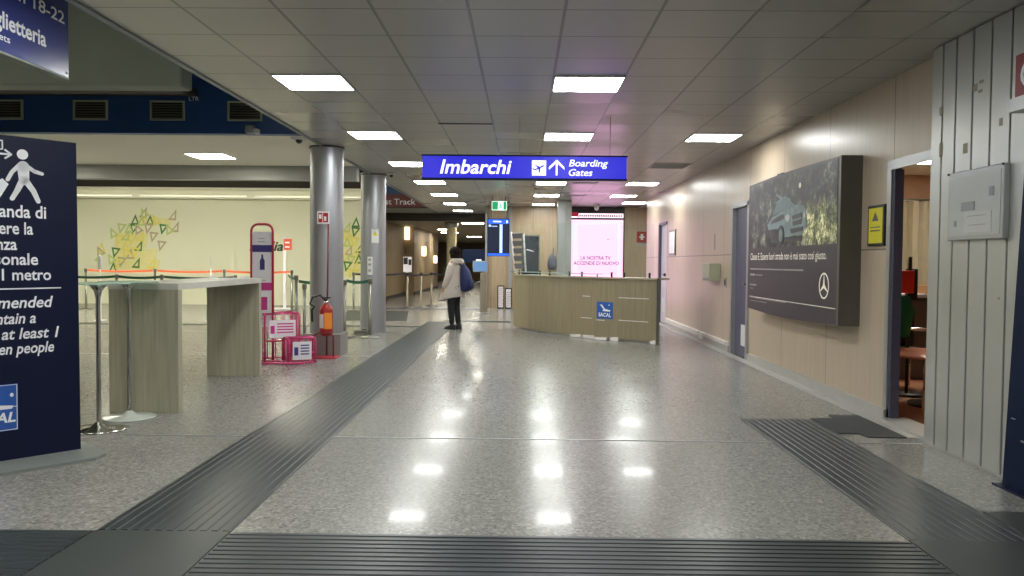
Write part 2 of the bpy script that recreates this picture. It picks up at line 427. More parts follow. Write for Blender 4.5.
# white hall wall with cornice
struct('wall_left', MB().box(-15, 23.8, 0, -4.6, 24.0, 3.08), M['cream'])
struct('trim_4', MB().box(-15, 23.62, 3.08, -4.6, 24.0, 3.13, bev=.01).box(-15, 23.72, 3.36, -4.6, 24.0, 3.42), M['soffit'])
struct('wall_cove', MB().box(-15, 23.85, 3.13, -4.6, 24.0, 3.36), M['soffit'])
struct('wall_upper', MB().box(-15, 23.8, 3.42, -4.6, 24.0, 4.2), M['dark'])
for k in range(3):
    x0 = -14.5 + 3.35*k
    c = thing('cove_light', ['cove tube light along the mural wall top, left end', 'cove tube light along the mural wall top, above the triangle mural', 'cove tube light along the mural wall top, right end'][k], 'light', (x0+1.5, 23.72, 3.13))
    MB().tube([(x0, 23.72, 3.165), (x0+3.1, 23.72, 3.165)], .02, 8).build('tube', M['cove'], c)
    MB().box(x0, 23.70, 3.13, x0+3.1, 23.74, 3.145).build('batten', M['whitepl'], c)
struct('wall_hall_side', MB().box(-15.2, -4, 0, -15, 62, 4.8), M['plaster'])
struct('wall_front', MB().box(-15.2, -4.2, 0, 5.2, -4, 4.8), M['plaster'])
# right wall with its door openings
w = MB()
w.box(3.14, -4, 0, 3.21, 6.10, ZC+.2); w.box(3.14, 6.10, 2.16, 3.21, 6.98, ZC+.2)
w.box(3.14, 6.98, 0, 3.21, 11.33, ZC+.2); w.box(3.14, 11.33, 2.2, 3.29, 12.2, ZC+.2)
w.box(3.14, 12.2, 0, 3.29, 17.78, ZC+.2); w.box(3.14, 17.78, 2.2, 3.29, 18.6, ZC+.2); w.box(3.14, 18.6, 0, 3.29, 20.7, ZC+.2)
struct('wall_right', w, M['wallR'])
struct('wall_right_return', MB().box(3.29, 20.55, 0, 5.2, 20.7, ZC), M['wallR'])
struct('wall_far_right', MB().box(5.05, 20.7, 0, 5.2, 62, ZC), M['wallB'])
struct('wall_back', MB().box(-1.03, 23.6, 0, 5.05, 23.8, ZC), M['wallB'])
struct('trim_5', MB().box(-1.07, 23.5, 0, -1.02, 23.8, ZC).box(-.40, 23.53, 0, -.30, 23.6, ZC), M['alu'])
# baseboards
struct('baseboard_right', MB().box(3.10, 6.98, 0, 3.14, 11.25, .10).box(3.10, 12.28, 0, 3.14, 17.7, .10).box(3.10, 18.66, 0, 3.14, 20.7, .1), M['base'])
struct('trim_6', MB().box(3.085, 12.4, .10, 3.14, 14.3, .15).box(3.085, 14.35, .07, 3.14, 17.6, .15).box(3.07, 13.9, .04, 3.10, 14.2, .12), M['trunk'])
struct('trim_7', MB().box(2.98, 6.28, 0, 3.10, 20.7, .006), M['base'])
struct('trim_8', MB().box(3.06, 6.15, 0, 3.30, 7.0, .03), M['base'])
# brown passage on the far left
struct('wall_passage', MB().box(-4.8, 24.0, 0, -4.6, 32, 3.2).box(-4.6, 32, 0, -4.25, 33, 2.68).box(-4.45, 33, 0, -4.25, 41, 2.68).box(-15, 60, 0, 5.2, 60.2, 2.68), M['brown'])
struct('trim_9', MB().box(-4.8, 27.3, 2.68, 5.05, 27.5, ZC+.2), M['dark'])
struct('baseboard_passage', MB().box(-4.6, 24, 0, -4.56, 32, .12).box(-4.25, 32, 0, -4.21, 41, .12), M['dark'])
# joints in the floor
struct('trim_10', MB().box(-3.0, 6.08, 0, 1.9, 6.10, .003).box(2.5, 6.08, 0, 3.0, 6.10, .003), M['alu'])
struct('trim_11', MB().box(-9, 11.28, 0, -2.10, 11.30, .003).box(-9, 14.95, 0, -2.1, 14.97, .003), M['alu'])

# ------------------------------------------------------------------ rubber floor runners
def ridged(x0, y0, x1, y1, along, pitch=.052):
    mb = MB(); mb.box(x0, y0, 0, x1, y1, .003)
    a0, a1 = (x0, x1) if along == 'Y' else (y0, y1)
    n = int((a1-a0)/pitch)
    for i in range(n):
        a = a0 + (i+.22)*(a1-a0)/n; b = a + pitch*.66; e = .005
        if along == 'Y': mb.poly([(a, y0, .003), (b, y0, .003), (b-e, y0, .0070), (a+e, y0, .0070)], (0, y1-y0, 0))
        else: mb.poly([(x0, a, .003), (x0, b, .003), (x0, b-e, .0070), (x0, a+e, .0070)], (x1-x0, 0, 0))
    return mb
t = thing('floor_runner', 'long dark grooved rubber runner along the left of the corridor floor', 'floor mat', (-1.74, 3.92, 0))
ridged(-2.07, 3.925, -1.41, 17.9, 'Y').build('ridged_strip', M['rubber'], t)
t = thing('floor_runner', 'dark grooved rubber runner across the foot of the picture', 'floor mat', (.2, 3.4, 0))
ridged(-1.40, 2.9, 1.87, 3.915, 'X').build('ridged_strip', M['rubber'], t)
MB().box(-2.07, 2.9, 0, -1.41, 3.915, .007).build('smooth_crossing', M['rubber2'], t)
t = thing('floor_runner', 'dark grooved rubber runner in the bottom left corner', 'floor mat', (-3.5, 3.4, 0))
ridged(-5.2, 2.9, -2.08, 3.915, 'X').build('ridged_strip', M['rubber'], t)
t = thing('floor_runner', 'dark grooved rubber runner on the right leading to the open door', 'floor mat', (2.18, 4, 0))
ridged(1.88, 3.925, 2.49, 6.99, 'Y').build('ridged_strip', M['rubber'], t)
MB().poly([(1.88, 2.9, 0), (3.3, 2.9, 0), (3.3, 4.4, 0), (2.5, 4.4, 0), (2.5, 3.92, 0), (1.88, 3.92, 0)], (0,0,.007)).build('smooth_crossing', M['rubber2'], t)
tag(MB().poly([(2.5, 6.42, 0), (2.66, 6.42, 0), (2.68, 6.28, 0), (2.975, 6.28, 0), (2.975, 7.2, 0), (2.72, 7.2, 0), (2.70, 7.03, 0), (2.5, 7.03, 0)], (0,0,.009)).build('door_mat', M['doormat']),
    'flat dark grey door mat in front of the open doorway', 'door mat')
tag(ridged(-1.40, 17.9, -.25, 18.25, 'X').build('floor_runner', M['rubber']), 'dark strip across the floor between the woman and the desk', 'floor mat')
tag(MB().box(-9.5, 16.35, 0, -2.08, 16.65, .006).build('floor_runner', M['rubber2']), 'dark floor strip running left from behind the round columns', 'floor mat')
tag(MB().poly([(-4.5, 18.0, 0), (-2.55, 18.0, 0), (-3.0, 21.6, 0), (-4.5, 21.6, 0)], (0,0,.006)).build('floor_runner', M['rubber2']), 'dark grey floor patch right of the second round column', 'floor mat')
tag(MB().box(-4.4, 22.4, 0, -1.2, 22.95, .006).build('floor_runner', M['frameviolet']), 'purplish floor strip under the dark belt barrier posts', 'floor mat')

# ------------------------------------------------------------------ ceiling lights
def make_light(w=.61, dmat='lamp'):
    t = thing('ceiling_light', 'x', 'light')
    h = w/2 - .012
    mb = MB()
    for a in ((-w/2,-w/2,-h,w/2), (h,-w/2,w/2,w/2), (-h,-w/2,h,-h), (-h,h,h,w/2)): mb.box(a[0], a[1], -.012, a[2], a[3], 0)
    mb.build('frame', M['whitepl'], t)
    MB().box(-h, -h, -.008, h, h, -.002).build('diffuser', M[dmat], t)
    return t
proto = make_light(); used = [0]
protow = make_light(dmat='lampwarm'); usedw = [0]
protoh = make_light(dmat='fillhall'); usedh = [0]
protof = make_light(dmat='fillfar'); usedf = [0]
def put_light(x, y, z, label, warm=False, group=None, s=1):
    p, u = {'hall': (protoh, usedh), 'far': (protof, usedf), True: (protow, usedw), False: (proto, used)}[warm]
    o = p if not u[0] else copy_tree(p); u[0] = 1
    o.location = (x, y, z); o['label'] = label; o['category'] = 'light'; o.scale = (s, s, 1)
    if group: o['group'] = group
    return o
ordn = ['nearest', 'second', 'third', 'fourth', 'fifth', 'sixth', 'seventh']
def rows(ks): return [7.056 + 3.05*k + .305 for k in ks]
for i, y in enumerate(rows(range(0, 7))):
    put_light(-1.879, y, ZC, f'square ceiling light, {ordn[i]} from the camera in the left row', group='left row of ceiling lights')
for i, y in enumerate(rows(range(0, 7))):
    put_light(.567, y, ZC, f'square ceiling light, {ordn[i]} from the camera in the middle row', group='middle row of ceiling lights')
for i, y in enumerate(rows([1, 3, 4])):
    put_light(2.397, y, ZC, f'square ceiling light, {ordn[i]} from the camera in the row by the wood wall', group='right row of ceiling lights')
put_light(2.95, 21.7, ZC, 'square ceiling light in front of the fire alarm on the back wall')
# lights overhead and behind the viewpoint
for y in (4.311, 1.261, -1.789):
    for x in (-1.879, .567): put_light(x, y, ZC, 'square ceiling light above or behind the viewpoint', group='ceiling lights behind the viewpoint')
# left hall
for x in (-4.6, -7.5, -10.5):
    for y in (1.0, 4.6): put_light(x, y, 4.6, 'added unseen fill light for the tall hall at left, above the picture', warm='hall', group='added fill lights of the tall hall', s=1.6)  # unseen lamps added to lift the dark fascia and bulkhead
for i, x in enumerate((-4.83, -8.2, -11.6)):
    put_light(x, 12.62, ZC, ['square light in the cream soffit left of the first column', 'square light in the cream soffit hidden behind the blue totem', 'square light at the far left of the cream soffit'][i], warm=True)
for x in (-5.5, -9, -12.5):
    put_light(x, 18.5, 4.2, 'added unseen fill light before the mural wall', warm='far', group='added fill lights of the high hall', s=1.6)  # unseen panels added to brighten the cream mural wall
for x, y, l in ((-1.75, 28.7, 'ceiling light in the brown passage beyond the woman'), (-3.4, 38, 'small light deep in the brown passage ceiling'), (-2.6, 44, 'smaller light at the end of the brown passage ceiling'), (1.8, 30, 'light in the far ceiling behind the back wall'), (-3.2, 34.5, 'added fill light in the brown passage left of the far column'), (-8, 30, 'added fill light hidden behind the mural wall'), (-6, 50, 'added fill light near the far end of the passage'), (-1, 52, 'added fill light on the right at the far end of the passage')):  # the last panels listed are added to lighten the dark passage
    put_light(x, y, 2.68, l, warm=True, s=1.3)

# vents and slots in the ceiling
def ceil_vent(x0, y0, x1, y1, label):
    t = thing('ceiling_vent', label, 'vent', ((x0+x1)/2, (y0+y1)/2, ZC))
    mb = MB(); e = .02
    mb.box(x0, y0, ZC-.012, x1, y0+e, ZC).box(x0, y1-e, ZC-.012, x1, y1, ZC).box(x0, y0+e, ZC-.012, x0+e, y1-e, ZC).box(x1-e, y0+e, ZC-.012, x1, y1-e, ZC)
    mb.build('frame', M['alu'], t)
    mb = MB(); n = 7
    for i in range(n):
        y = y0+e + (i+.3)*(y1-y0-2*e)/n; mb.box(x0+e, y, ZC-.01, x1-e, y+.03, ZC-.004)
    mb.build('louvre', M['beam'], t)
    MB().box(x0+e, y0+e, ZC-.003, x1-e, y1-e, ZC-.001).build('backing', M['dark'], t)
ceil_vent(2.1, 13.18, 2.7, 13.78, 'grey louvred vent in the ceiling by the wood wall')
ceil_vent(.98, 16.3, 1.5, 16.6, 'dark slotted vent in the ceiling right of the middle light row')
ceil_vent(.98, 19.4, 1.5, 19.7, 'small dark vent in the ceiling further back')
tag(MB().box(-.99, 9.5, ZC-.006, -.36, 9.54, ZC-.0005).build('ceiling_slot', M['dark']), 'thin dark slot at a ceiling tile edge above the blue hanging sign', 'ceiling slot')

# ------------------------------------------------------------------ round columns
def column(y, label):
    t = thing('round_column', label, 'column', (-2.78, y, 0))
    MB().lathe([(.233, 0), (.233, ZC+.02)], (-2.78, y, 0), 48).build('shaft', M['steel'], t)
    MB().lathe([(.235, 0), (.246, 0), (.246, .02), (.235, .02)], (-2.78, y, ZC-.02), 48).build('collar', M['groove'], t)
    return t
c1 = column(11.58, 'steel clad round column with a fire extinguisher in front')
MB().box(-3.05, 11.33, 0, -2.53, 11.83, .30, bev=.01).build('plinth', mat('taupe_plinth', (.24, .22, .21), .4), c1)
c2 = column(15.2, 'steel clad round column behind the first, with a yellow notice')
c3 = thing('round_column', 'beige round column far away behind the woman', 'column', (-2.45, 28.2, 0))
MB().lathe([(.17, 0), (.17, 2.68)], (-2.45, 28.2, 0), 32).build('shaft', mat('beige_column', (.55, .46, .27), .4), c3)
MB().lathe([(.17, 2.5), (.24, 2.55), (.24, 2.68), (.17, 2.68)], (-2.45, 28.2, 0), 32).build('capital', M['beam'], c3)

# ------------------------------------------------------------------ hanging boarding sign
t = thing('hanging_sign', 'long backlit blue sign reading Imbarchi, Boarding Gates', 'sign', (0, 9, 2.25))
MB().box(-1.11, 9.0, 2.25, 1.135, 9.10, 2.49, bev=.004).build('panel', M['signblue'], t)
fr = MB().box(-1.12, 8.995, 2.49, 1.145, 9.105, 2.505).box(-1.12, 8.995, 2.235, 1.145, 9.105, 2.25).build('frame', M['blue'], t)
for x in (-.04, .955): MB().tube([(x, 9.05, 2.505), (x, 9.05, ZC)], .004, 6).build('hanger', M['alu'], t)
text('Imbarchi', .150, (-.915, 9, 2.30), EX, EZ, M['signwhite'], parent=t, width=.79, bold=.018, shear=.22)
text('Boarding', .074, (.502, 9, 2.385), EX, EZ, M['signwhite'], parent=t, width=.43, bold=.012, shear=.22)
text('Gates', .074, (.502, 9, 2.282), EX, EZ, M['signwhite'], parent=t, width=.26, bold=.012, shear=.22)
# gate pictogram: white square with a departing aircraft
pc = plate((.097, 9, 2.282), EX, EZ, .155, .165).build('pictogram', M['signwhite'], t)
def P2(cx, cz, y, pts, a=0, s=1):
    ca, sa = math.cos(a), math.sin(a)
    return [(cx+s*(p[0]*ca-p[1]*sa), y, cz+s*(p[0]*sa+p[1]*ca)) for p in pts]
a = MB(); cx, cz, yy = .175, 2.365, 8.9975
a.poly(P2(cx, cz, yy, [(-.06,-.008),(.05,-.01),(.064,0),(.05,.01),(-.05,.008)], .45), (0,-.001,0))
a.poly(P2(cx, cz, yy, [(-.012,.004),(.018,.004),(-.018,.045),(-.03,.045)], .45), (0,-.001,0))
a.poly(P2(cx, cz, yy, [(-.012,-.004),(.018,-.004),(-.012,-.05),(-.026,-.05)], .45), (0,-.001,0))
a.poly(P2(cx, cz, yy, [(-.062,0),(-.045,0),(-.058,.028),(-.07,.028)], .45), (0,-.001,0))
a.build('aircraft_symbol', M['signblue'], t)
ar = MB(); y0 = 9.0
ar.poly([(.358, y0, 2.285), (.378, y0, 2.285), (.378, y0, 2.43), (.358, y0, 2.43)], (0,-.002,0))
ar.poly([(.368, y0, 2.457), (.283, y0, 2.375), (.283, y0, 2.345), (.368, y0, 2.425)], (0,-.002,0))
ar.poly([(.368, y0, 2.457), (.453, y0, 2.375), (.453, y0, 2.345), (.368, y0, 2.425)], (0,-.002,0))
ar.build('arrow', M['signwhite'], t)

# ------------------------------------------------------------------ hanging sign, top left
t = thing('hanging_sign', 'blue sign with check-in numbers 18-22 hanging at the top left corner', 'sign', (-3.02, 5, 2.51))
MB().box(-3.04, 3.2, 2.512, -3.0, 5.385, 3.22, bev=.004).build('panel', M['hangblue'], t)
MB().box(-3.06, 3.2, 2.500, -2.995, 5.385, 2.512).build('frame', M['plaster'], t)
MB().box(-3.001, 5.35, 2.535, -2.996, 5.365, 2.55).build('bolt', M['black'], t)
for y in (3.6, 5.1): MB().tube([(-3.02, y, 3.22), (-3.02, y, 4.6)], .006, 6).build('hanger', M['alu'], t)
text('Check-in 18-22', .075, (-3.0, 5.335, 2.853), EY, EZ, M['white'], parent=t, anchor='r', width=.99, bold=.012)
text('Biglietteria', .092, (-3.0, 5.128, 2.652), EY, EZ, M['white'], parent=t, anchor='r', width=.60, bold=.025)
text('Tickets', .040, (-3.0, 4.766, 2.577), EY, EZ, M['white'], parent=t, anchor='r', width=.26, bold=.01)

# ------------------------------------------------------------------ blue totem on the left
R = Vector((.6565, .7543, 0)).normalized(); Nn = Vector((.7543, -.6565, 0)); P0 = Vector((-3.021, 5.533, 0))
def TP(s, z): return P0 + R*s + Vector((0,0,z))
t = thing('info_totem', 'dark blue free-standing information panel asking people to keep 1 metro apart', 'sign', tuple(P0))
MB().poly([TP(0, .02), TP(-1.25, .02), TP(-1.25, 2.115), TP(-.015, 2.11)], -Nn*.045).build('panel', M['navy'], t)
bp = MB().poly([TP(.10, 0)+Nn*.10, TP(.07, 0)+Nn*.24, TP(-.03, 0)+Nn*.33, TP(-1.33, 0)+Nn*.33, TP(-1.33, 0)-Nn*.3, TP(.06, 0)-Nn*.3, TP(.10, 0)-Nn*.2], (0,0,.02)).build('base_plate', mat('grey_base_plate', (.20, .22, .21), .4), t)
def tt(s, se, z, cap, w, it=False): 
    text(s, cap, TP(se, z), R, EZ, M['white'], parent=t, anchor='r', width=w, bold=.018, shear=.2 if it else 0, ext=.002)
tt('Si raccomanda di', -.206, 1.590, .080, .66); tt('mantenere la', -.285, 1.482, .078, .46); tt('distanza', -.38, 1.380, .076, .29)
tt('interpersonale', -.257, 1.284, .075, .58); tt('di almeno 1 metro', -.179, 1.184, .073, .70)
MB().poly([TP(-.118, 1.126), TP(-1.15, 1.118), TP(-1.15, 1.126), TP(-.118, 1.134)], Nn*.002).build('divider', M['white'], t)
tt('It is recommended', -.169, 1.004, .073, .76, True); tt('to maintain a', -.273, .902, .071, .46, True)
tt('distance of at least 1', -.133, .802, .071, .78, True); tt('meter between people', -.165, .706, .07, .76, True)
# walking traveller
mn = MB(); 
def disc(mb, s, z, r, n=20, sx=1): mb.poly([TP(s+sx*r*math.cos(2*PI*k/n), z+r*math.sin(2*PI*k/n)) for k in range(n)], Nn*.002)
def limb(mb, a, b, w0, w1=None):
    w1 = w1 or w0; d = Vector((b[0]-a[0], b[1]-a[1])); d.normalize(); q = Vector((-d.y, d.x))
    mb.poly([TP(a[0]+q.x*w0, a[1]+q.y*w0), TP(b[0]+q.x*w1, b[1]+q.y*w1), TP(b[0]-q.x*w1, b[1]-q.y*w1), TP(a[0]-q.x*w0, a[1]-q.y*w0)], Nn*.002)
    disc(mb, a[0], a[1], w0, 12); disc(mb, b[0], b[1], w1, 12)
disc(mn, -.343, 1.998, .033)
limb(mn, (-.340, 1.92), (-.335, 1.83), .036, .030)
limb(mn, (-.335, 1.935), (-.275, 1.895), .014, .012); limb(mn, (-.275, 1.895), (-.228, 1.882), .013, .011)
limb(mn, (-.355, 1.935), (-.405, 1.88), .014, .012); limb(mn, (-.405, 1.88), (-.43, 1.83), .012)
limb(mn, (-.325, 1.83), (-.28, 1.765), .020, .017); limb(mn, (-.28, 1.765), (-.252, 1.70), .017, .014)
limb(mn, (-.345, 1.83), (-.375, 1.765), .020, .017); limb(mn, (-.375, 1.765), (-.405, 1.71), .016, .014)
mn.build('traveller_symbol', M['white'], t)
sc_ = MB(); sc_.poly([TP(-.505, 1.80), TP(-.46, 1.835), TP(-.425, 1.80), TP(-.475, 1.71), TP(-.52, 1.73)], Nn*.002); sc_.build('suitcase_symbol', M['white'], t)
aw = MB(); aw.poly([TP(-.60, 1.985), TP(-.42, 1.985), TP(-.42, 1.997), TP(-.60, 1.997)], Nn*.002)
limb(aw, (-.442, 2.017), (-.408, 1.991), .006); limb(aw, (-.442, 1.965), (-.408, 1.991), .006)
aw.build('arrow', M['white'], t)
fb = MB()
for a_, b_ in (((-.458, 2.025), (-.458, 2.07)), ((-.458, 2.075), (-.60, 2.075)), ((-.458, 2.02), (-.60, 2.02))): limb(fb, a_, b_, .004)
fb.build('box_symbol', M['white'], t)
lg = MB(); lg.poly([TP(-.385, .212), TP(-.72, .212), TP(-.72, .512), TP(-.385, .512)], Nn*.002); lg = lg.build('logo_panel', M['logo_blue'], t)
lb = MB()
for a_, b_ in (((-.39, .217), (-.39, .507)), ((-.39, .507), (-.715, .507)), ((-.39, .217), (-.715, .217)), ((-.39, .365), (-.715, .365))):
    d = .002; d0 = Vector((b_[0]-a_[0], b_[1]-a_[1])).normalized(); q = Vector((-d0.y, d0.x))*d
    lb.poly([TP(a_[0]+q.x, a_[1]+q.y)+Nn*.002, TP(b_[0]+q.x, b_[1]+q.y)+Nn*.002, TP(b_[0]-q.x, b_[1]-q.y)+Nn*.002, TP(a_[0]-q.x, a_[1]-q.y)+Nn*.002], Nn*.001)
lb.poly([TP(-.42+.011*math.cos(k*PI/8), .442+.013*math.sin(k*PI/8))+Nn*.002 for k in range(16)], Nn*.001)
lb.poly([TP(-.70, .49)+Nn*.002, TP(-.64, .49)+Nn*.002, TP(-.54, .385)+Nn*.002, TP(-.41, .372)+Nn*.002, TP(-.42, .352)+Nn*.002, TP(-.6, .352)+Nn*.002], Nn*.001)
lb.build('logo_mark', M['white'], t)
text('SACAL', .062, TP(-.398, .268)+Nn*.002, R, EZ, M['white'], parent=t, anchor='r', width=.29, bold=.03, shear=.2)

# ------------------------------------------------------------------ cocktail tables
def cocktail(x, y, label, bm):
    t = thing('cocktail_table', label, 'table', (x, y, 0))
    MB().lathe([(0, 0), (.21, 0), (.215, .008), (.20, .016), (.06, .03), (.028, .06), (.0, .07)], (x, y, 0), 40).build('base', bm, t)
    MB().lathe([(.018, .05), (.018, 1.02), (.030, 1.08), (.07, 1.128), (0, 1.130)], (x, y, 0), 20).build('stem', M['chrome'], t)
    MB().lathe([(0, 0), (.228, 0), (.235, .006), (.228, .012), (0, .012)], (x, y, 1.130), 48).build('glass_top', M['glassgreen'], t)
cocktail(-3.275, 6.26, 'glass-topped cocktail table on a chrome stem beside the blue totem', M['chrome'])
cocktail(-3.27, 6.74, 'glass-topped cocktail table with pale round base before the oak counter', mat('pale_base', (.55, .60, .55), .25, .3))

# ------------------------------------------------------------------ high counter table
t = thing('high_counter', 'grey oak high counter table with solid panel ends, left of the runner', 'table', (-3.25, 8.1, 0))
MB().box(-3.55, 6.96, 0, -2.95, 7.04, 1.065).build('end_panel', M['table'], t)
MB().box(-3.60, 9.27, 0, -3.0, 9.35, 1.065).build('end_panel', M['table'], t)
# top skewed to meet both ends
MB().poly([(-3.555, 6.955, 1.065), (-2.945, 6.955, 1.065), (-2.995, 9.355, 1.065), (-3.605, 9.355, 1.065)], (0,0,.055)).build('worktop', M['tabletop'], t)
# folded leaflet tray on it
tr = thing('leaflet_tray', 'small white tray lying on the far end of the high counter', 'tray', (-3.2, 9.0, 1.12))
MB().box(-3.42, 8.85, 1.12, -3.06, 9.1, 1.125).box(-3.42, 8.85, 1.125, -3.41, 9.1, 1.145).box(-3.07, 8.85, 1.125, -3.06, 9.1, 1.145).build('tray', M['whitepl'], tr)

# ------------------------------------------------------------------ hall: wall vents, lettering, cameras
def wall_vent(xc, label, slats=True):
    t = thing('wall_vent', label, 'vent', (xc, 10.4, 3.22))
    x0, x1, z0, z1 = xc-.22, xc+.22, 3.09, 3.34
    mb = MB(); e = .022
    mb.box(x0, 10.375, z0, x1, 10.4, z0+e).box(x0, 10.375, z1-e, x1, 10.4, z1).box(x0, 10.375, z0+e, x0+e, 10.4, z1-e).box(x1-e, 10.375, z0+e, x1, 10.4, z1-e)
    mb.build('frame', mat('pale_green_frame', (.42, .46, .36), .5), t)
    mb = MB()
    for i in range(6): mb.box(x0+e, 10.385, z0+e+.008+i*.033, x1-e, 10.398, z0+e+.022+i*.033)
    mb.build('louvre', M['post'], t)
    MB().box(x0+e, 10.397, z0+e, x1-e, 10.399, z1-e).build('backing', M['dark'], t)
for x, l in ((-6.60, 'framed vent in the blue fascia at the left edge of the picture'), (-5.515, 'framed vent in the blue fascia, second from the left edge'), (-4.53, 'framed vent in the blue fascia, left of the camera dome'), (-3.54, 'framed vent in the blue fascia above the camera dome, cut by the ceiling edge')):
    wall_vent(x, l)
tag(text('LTR', .05, (-4.26, 10.4, 3.345), EX, EZ, M['white'], name='wall_lettering', width=.13, bold=.02), 'small white letters LTR on the blue fascia', 'lettering')
t = thing('security_camera', 'white security camera under the blue fascia', 'camera', (-3.44, 10.35, 2.97))
MB().lathe([(0, .05), (.06, .05), (.065, .02), (.065, -.03), (.05, -.05), (0, -.05)], (-3.45, 10.32, 2.975), 20).build('housing', M['beam'], t)
MB().box(-3.40, 10.27, 2.92, -3.34, 10.38, 2.98, bev=.01).build('lens_box', M['whitepl'], t)
MB().box(-3.47, 10.33, 2.98, -3.43, 10.40, 3.0).build('bracket', M['beam'], t)
t = thing('security_camera', 'dome security camera at the ceiling edge beside the first round column', 'camera', (-2.93, 10.7, 2.9))
MB().box(-3.02, 10.6, 2.90, -2.86, 10.8, 2.97, bev=.01).box(-2.9, 10.68, 2.93, -2.82, 10.72, 2.96).build('housing', M['whitepl'], t)
MB().ball((-2.93, 10.68, 2.895), .045, seg=16).build('dome', M['blackpl'], t)
def dome(x, y, label):
    t = thing('smoke_detector', label, 'detector', (x, y, ZC))
    MB().lathe([(0, 0), (.07, 0), (.07, -.02), (.05, -.035), (0, -.035)], (x, y, ZC), 20).build('base', M['whitepl'], t)
    MB().ball((x, y, ZC-.045), .035, seg=12).build('sensor', M['blackpl'], t)
dome(-2.40, 14.9, 'small dark dome on the ceiling right of the second column')
dome(-1.16, 14.6, 'small black dome on the ceiling below the left end of the boarding sign')

# mural of triangles
def tri_mural(label, tris, pale):
    """tris: (X, z, kind, orientation) in metres on the wall; pale: filled patches"""
    t = thing('wall_mural', label, 'mural', (tris[0][0], 23.8, 1.0))
    nm = {'mg': 'green_triangle', 'my': 'yellow_triangle', 'ml': 'lime_triangle', 'mb': 'tan_triangle'}
    shapes = {'u': [(-.15,-.16), (.15,-.16), (.02,.2)], 'd': [(-.15,.18), (.17,.14), (-.08,-.2)], 'r': [(-.14,-.16), (.15,.2), (.13,-.18)], 'l': [(-.15,.2), (-.13,-.2), (.15,-.04)]}
    for ii, (x, z, k, o) in enumerate(tris):
        e_ = .0006*ii; tri = [(x+p[0]*.85, z+p[1]*.85) for p in shapes[o]]; cx = sum(p[0] for p in tri)/3; cz = sum(p[1] for p in tri)/3
        inn = [(cx+(p[0]-cx)*.50, cz+(p[1]-cz)*.50) for p in tri]; mb = MB()
        for q in range(3):
            p0, p1 = tri[q], tri[(q+1)%3]; i0, i1 = inn[q], inn[(q+1)%3]
            mb.poly([(p0[0], 23.79-e_, p0[1]), (p1[0], 23.79-e_, p1[1]), (i1[0], 23.79-e_, i1[1]), (i0[0], 23.79-e_, i0[1])], (0, .01, 0))
        mb.build(nm[k], M[k], t)
    for i_, (x, z, w_, h_, sk) in enumerate(pale):
        yq = 23.797-.0008*i_; MB().poly([(x, yq, z), (x+w_, yq, z), (x+w_+sk, yq, z+h_), (x+sk, yq, z+h_)], (0, .01, 0)).build('pale_patch', M['mf'], t)
def mw(u, v): return ((60+u/4.8-521.5)/816*23.8, 1.33+(258.3-(180+v/4.8))*23.8/816)
L_ = [(348,190,'mg','u'),(345,232,'mg','d'),(420,192,'mg','u'),(487,232,'mg','d'),(255,347,'mg','d'),(362,315,'mg','r'),(350,397,'mg','r'),(240,420,'mg','u'),
      (385,155,'mb','r'),(528,165,'mb','r'),(440,270,'mb','d'),(478,312,'mb','d'),(325,355,'mb','u'),(285,392,'mb','d'),(415,230,'mb','d'),(540,222,'mb','r'),(370,235,'mb','l'),
      (185,325,'my','u'),(185,345,'mb','l'),(425,398,'my','r'),(455,190,'my','l'),(372,268,'my','r'),(275,285,'my','d'),(300,315,'my','u'),(335,285,'my','d'),(265,400,'my','d'),(310,345,'my','l'),(350,345,'my','d'),
      (285,230,'ml','d'),(320,230,'ml','u'),(250,255,'ml','l'),(240,380,'ml','l'),(300,265,'ml','r'),(170,365,'ml','r'),(520,235,'ml','l'),(380,195,'ml','u'),(400,160,'ml','l')]
tri_mural('green and yellow triangle mural on the cream wall above the high counter', [(*mw(u, v), k, o_) for u, v, k, o_ in L_],
    [(*mw(245, 325), .95, .45, .06), (*mw(235, 430), 1.25, .62, .1), (*mw(380, 430), .5, .3, .05), (*mw(355, 215), 1.0, .22, .04)])
def mw2(u, v): return ((240+u/4.117-521.5)/816*23.8, 1.33+(260-(120+v/4.117))*23.8/816)
L2 = [(472,420,'mg','u'),(472,458,'mg','d'),(484,525,'mg','r'),(440,470,'my','l'),(432,440,'ml','r'),(450,500,'my','u'),(470,500,'my','d'),(440,535,'mb','r'),(465,545,'my','r'),(430,560,'my','l'),(484,570,'mg','u'),(455,575,'ml','d'),(436,500,'ml','u'),(475,600,'my','u'),(440,600,'mg','d'),(460,625,'my','l')]
tri_mural('green and yellow triangle mural glimpsed between the two round columns', [(*mw2(u, v), k, o_) for u, v, k, o_ in L2],
    [(*mw2(425, 640), .5, 1.35, 0)])
tag(text('Puglia', .27, (-6.985, 23.8, 1.60), EX, EZ, M['mk'], name='wall_lettering', anchor='r', width=1.0, bold=.03, shear=.25), 'dark italic letters ending in lia on the cream wall beside the pink sizer', 'lettering')
t = thing('sign_pole', 'white pole with a red square sign beside the italic wall letters', 'sign', (-6.45, 22, 0))
MB().box(-6.46, 21.98, .0, -6.39, 22.02, 1.95).box(-6.7, 21.85, 0, -6.2, 22.15, .03).build('pole', M['sheet'], t)
MB().box(-6.44, 21.95, 1.60, -6.22, 21.98, 1.90).build('red_square', mat('coral_red', (.70, .12, .07), .5), t)
MB().box(-6.40, 21.945, 1.66, -6.28, 21.95, 1.70).box(-6.40, 21.945, 1.78, -6.28, 21.95, 1.82).build('white_marks', M['sheet'], t)

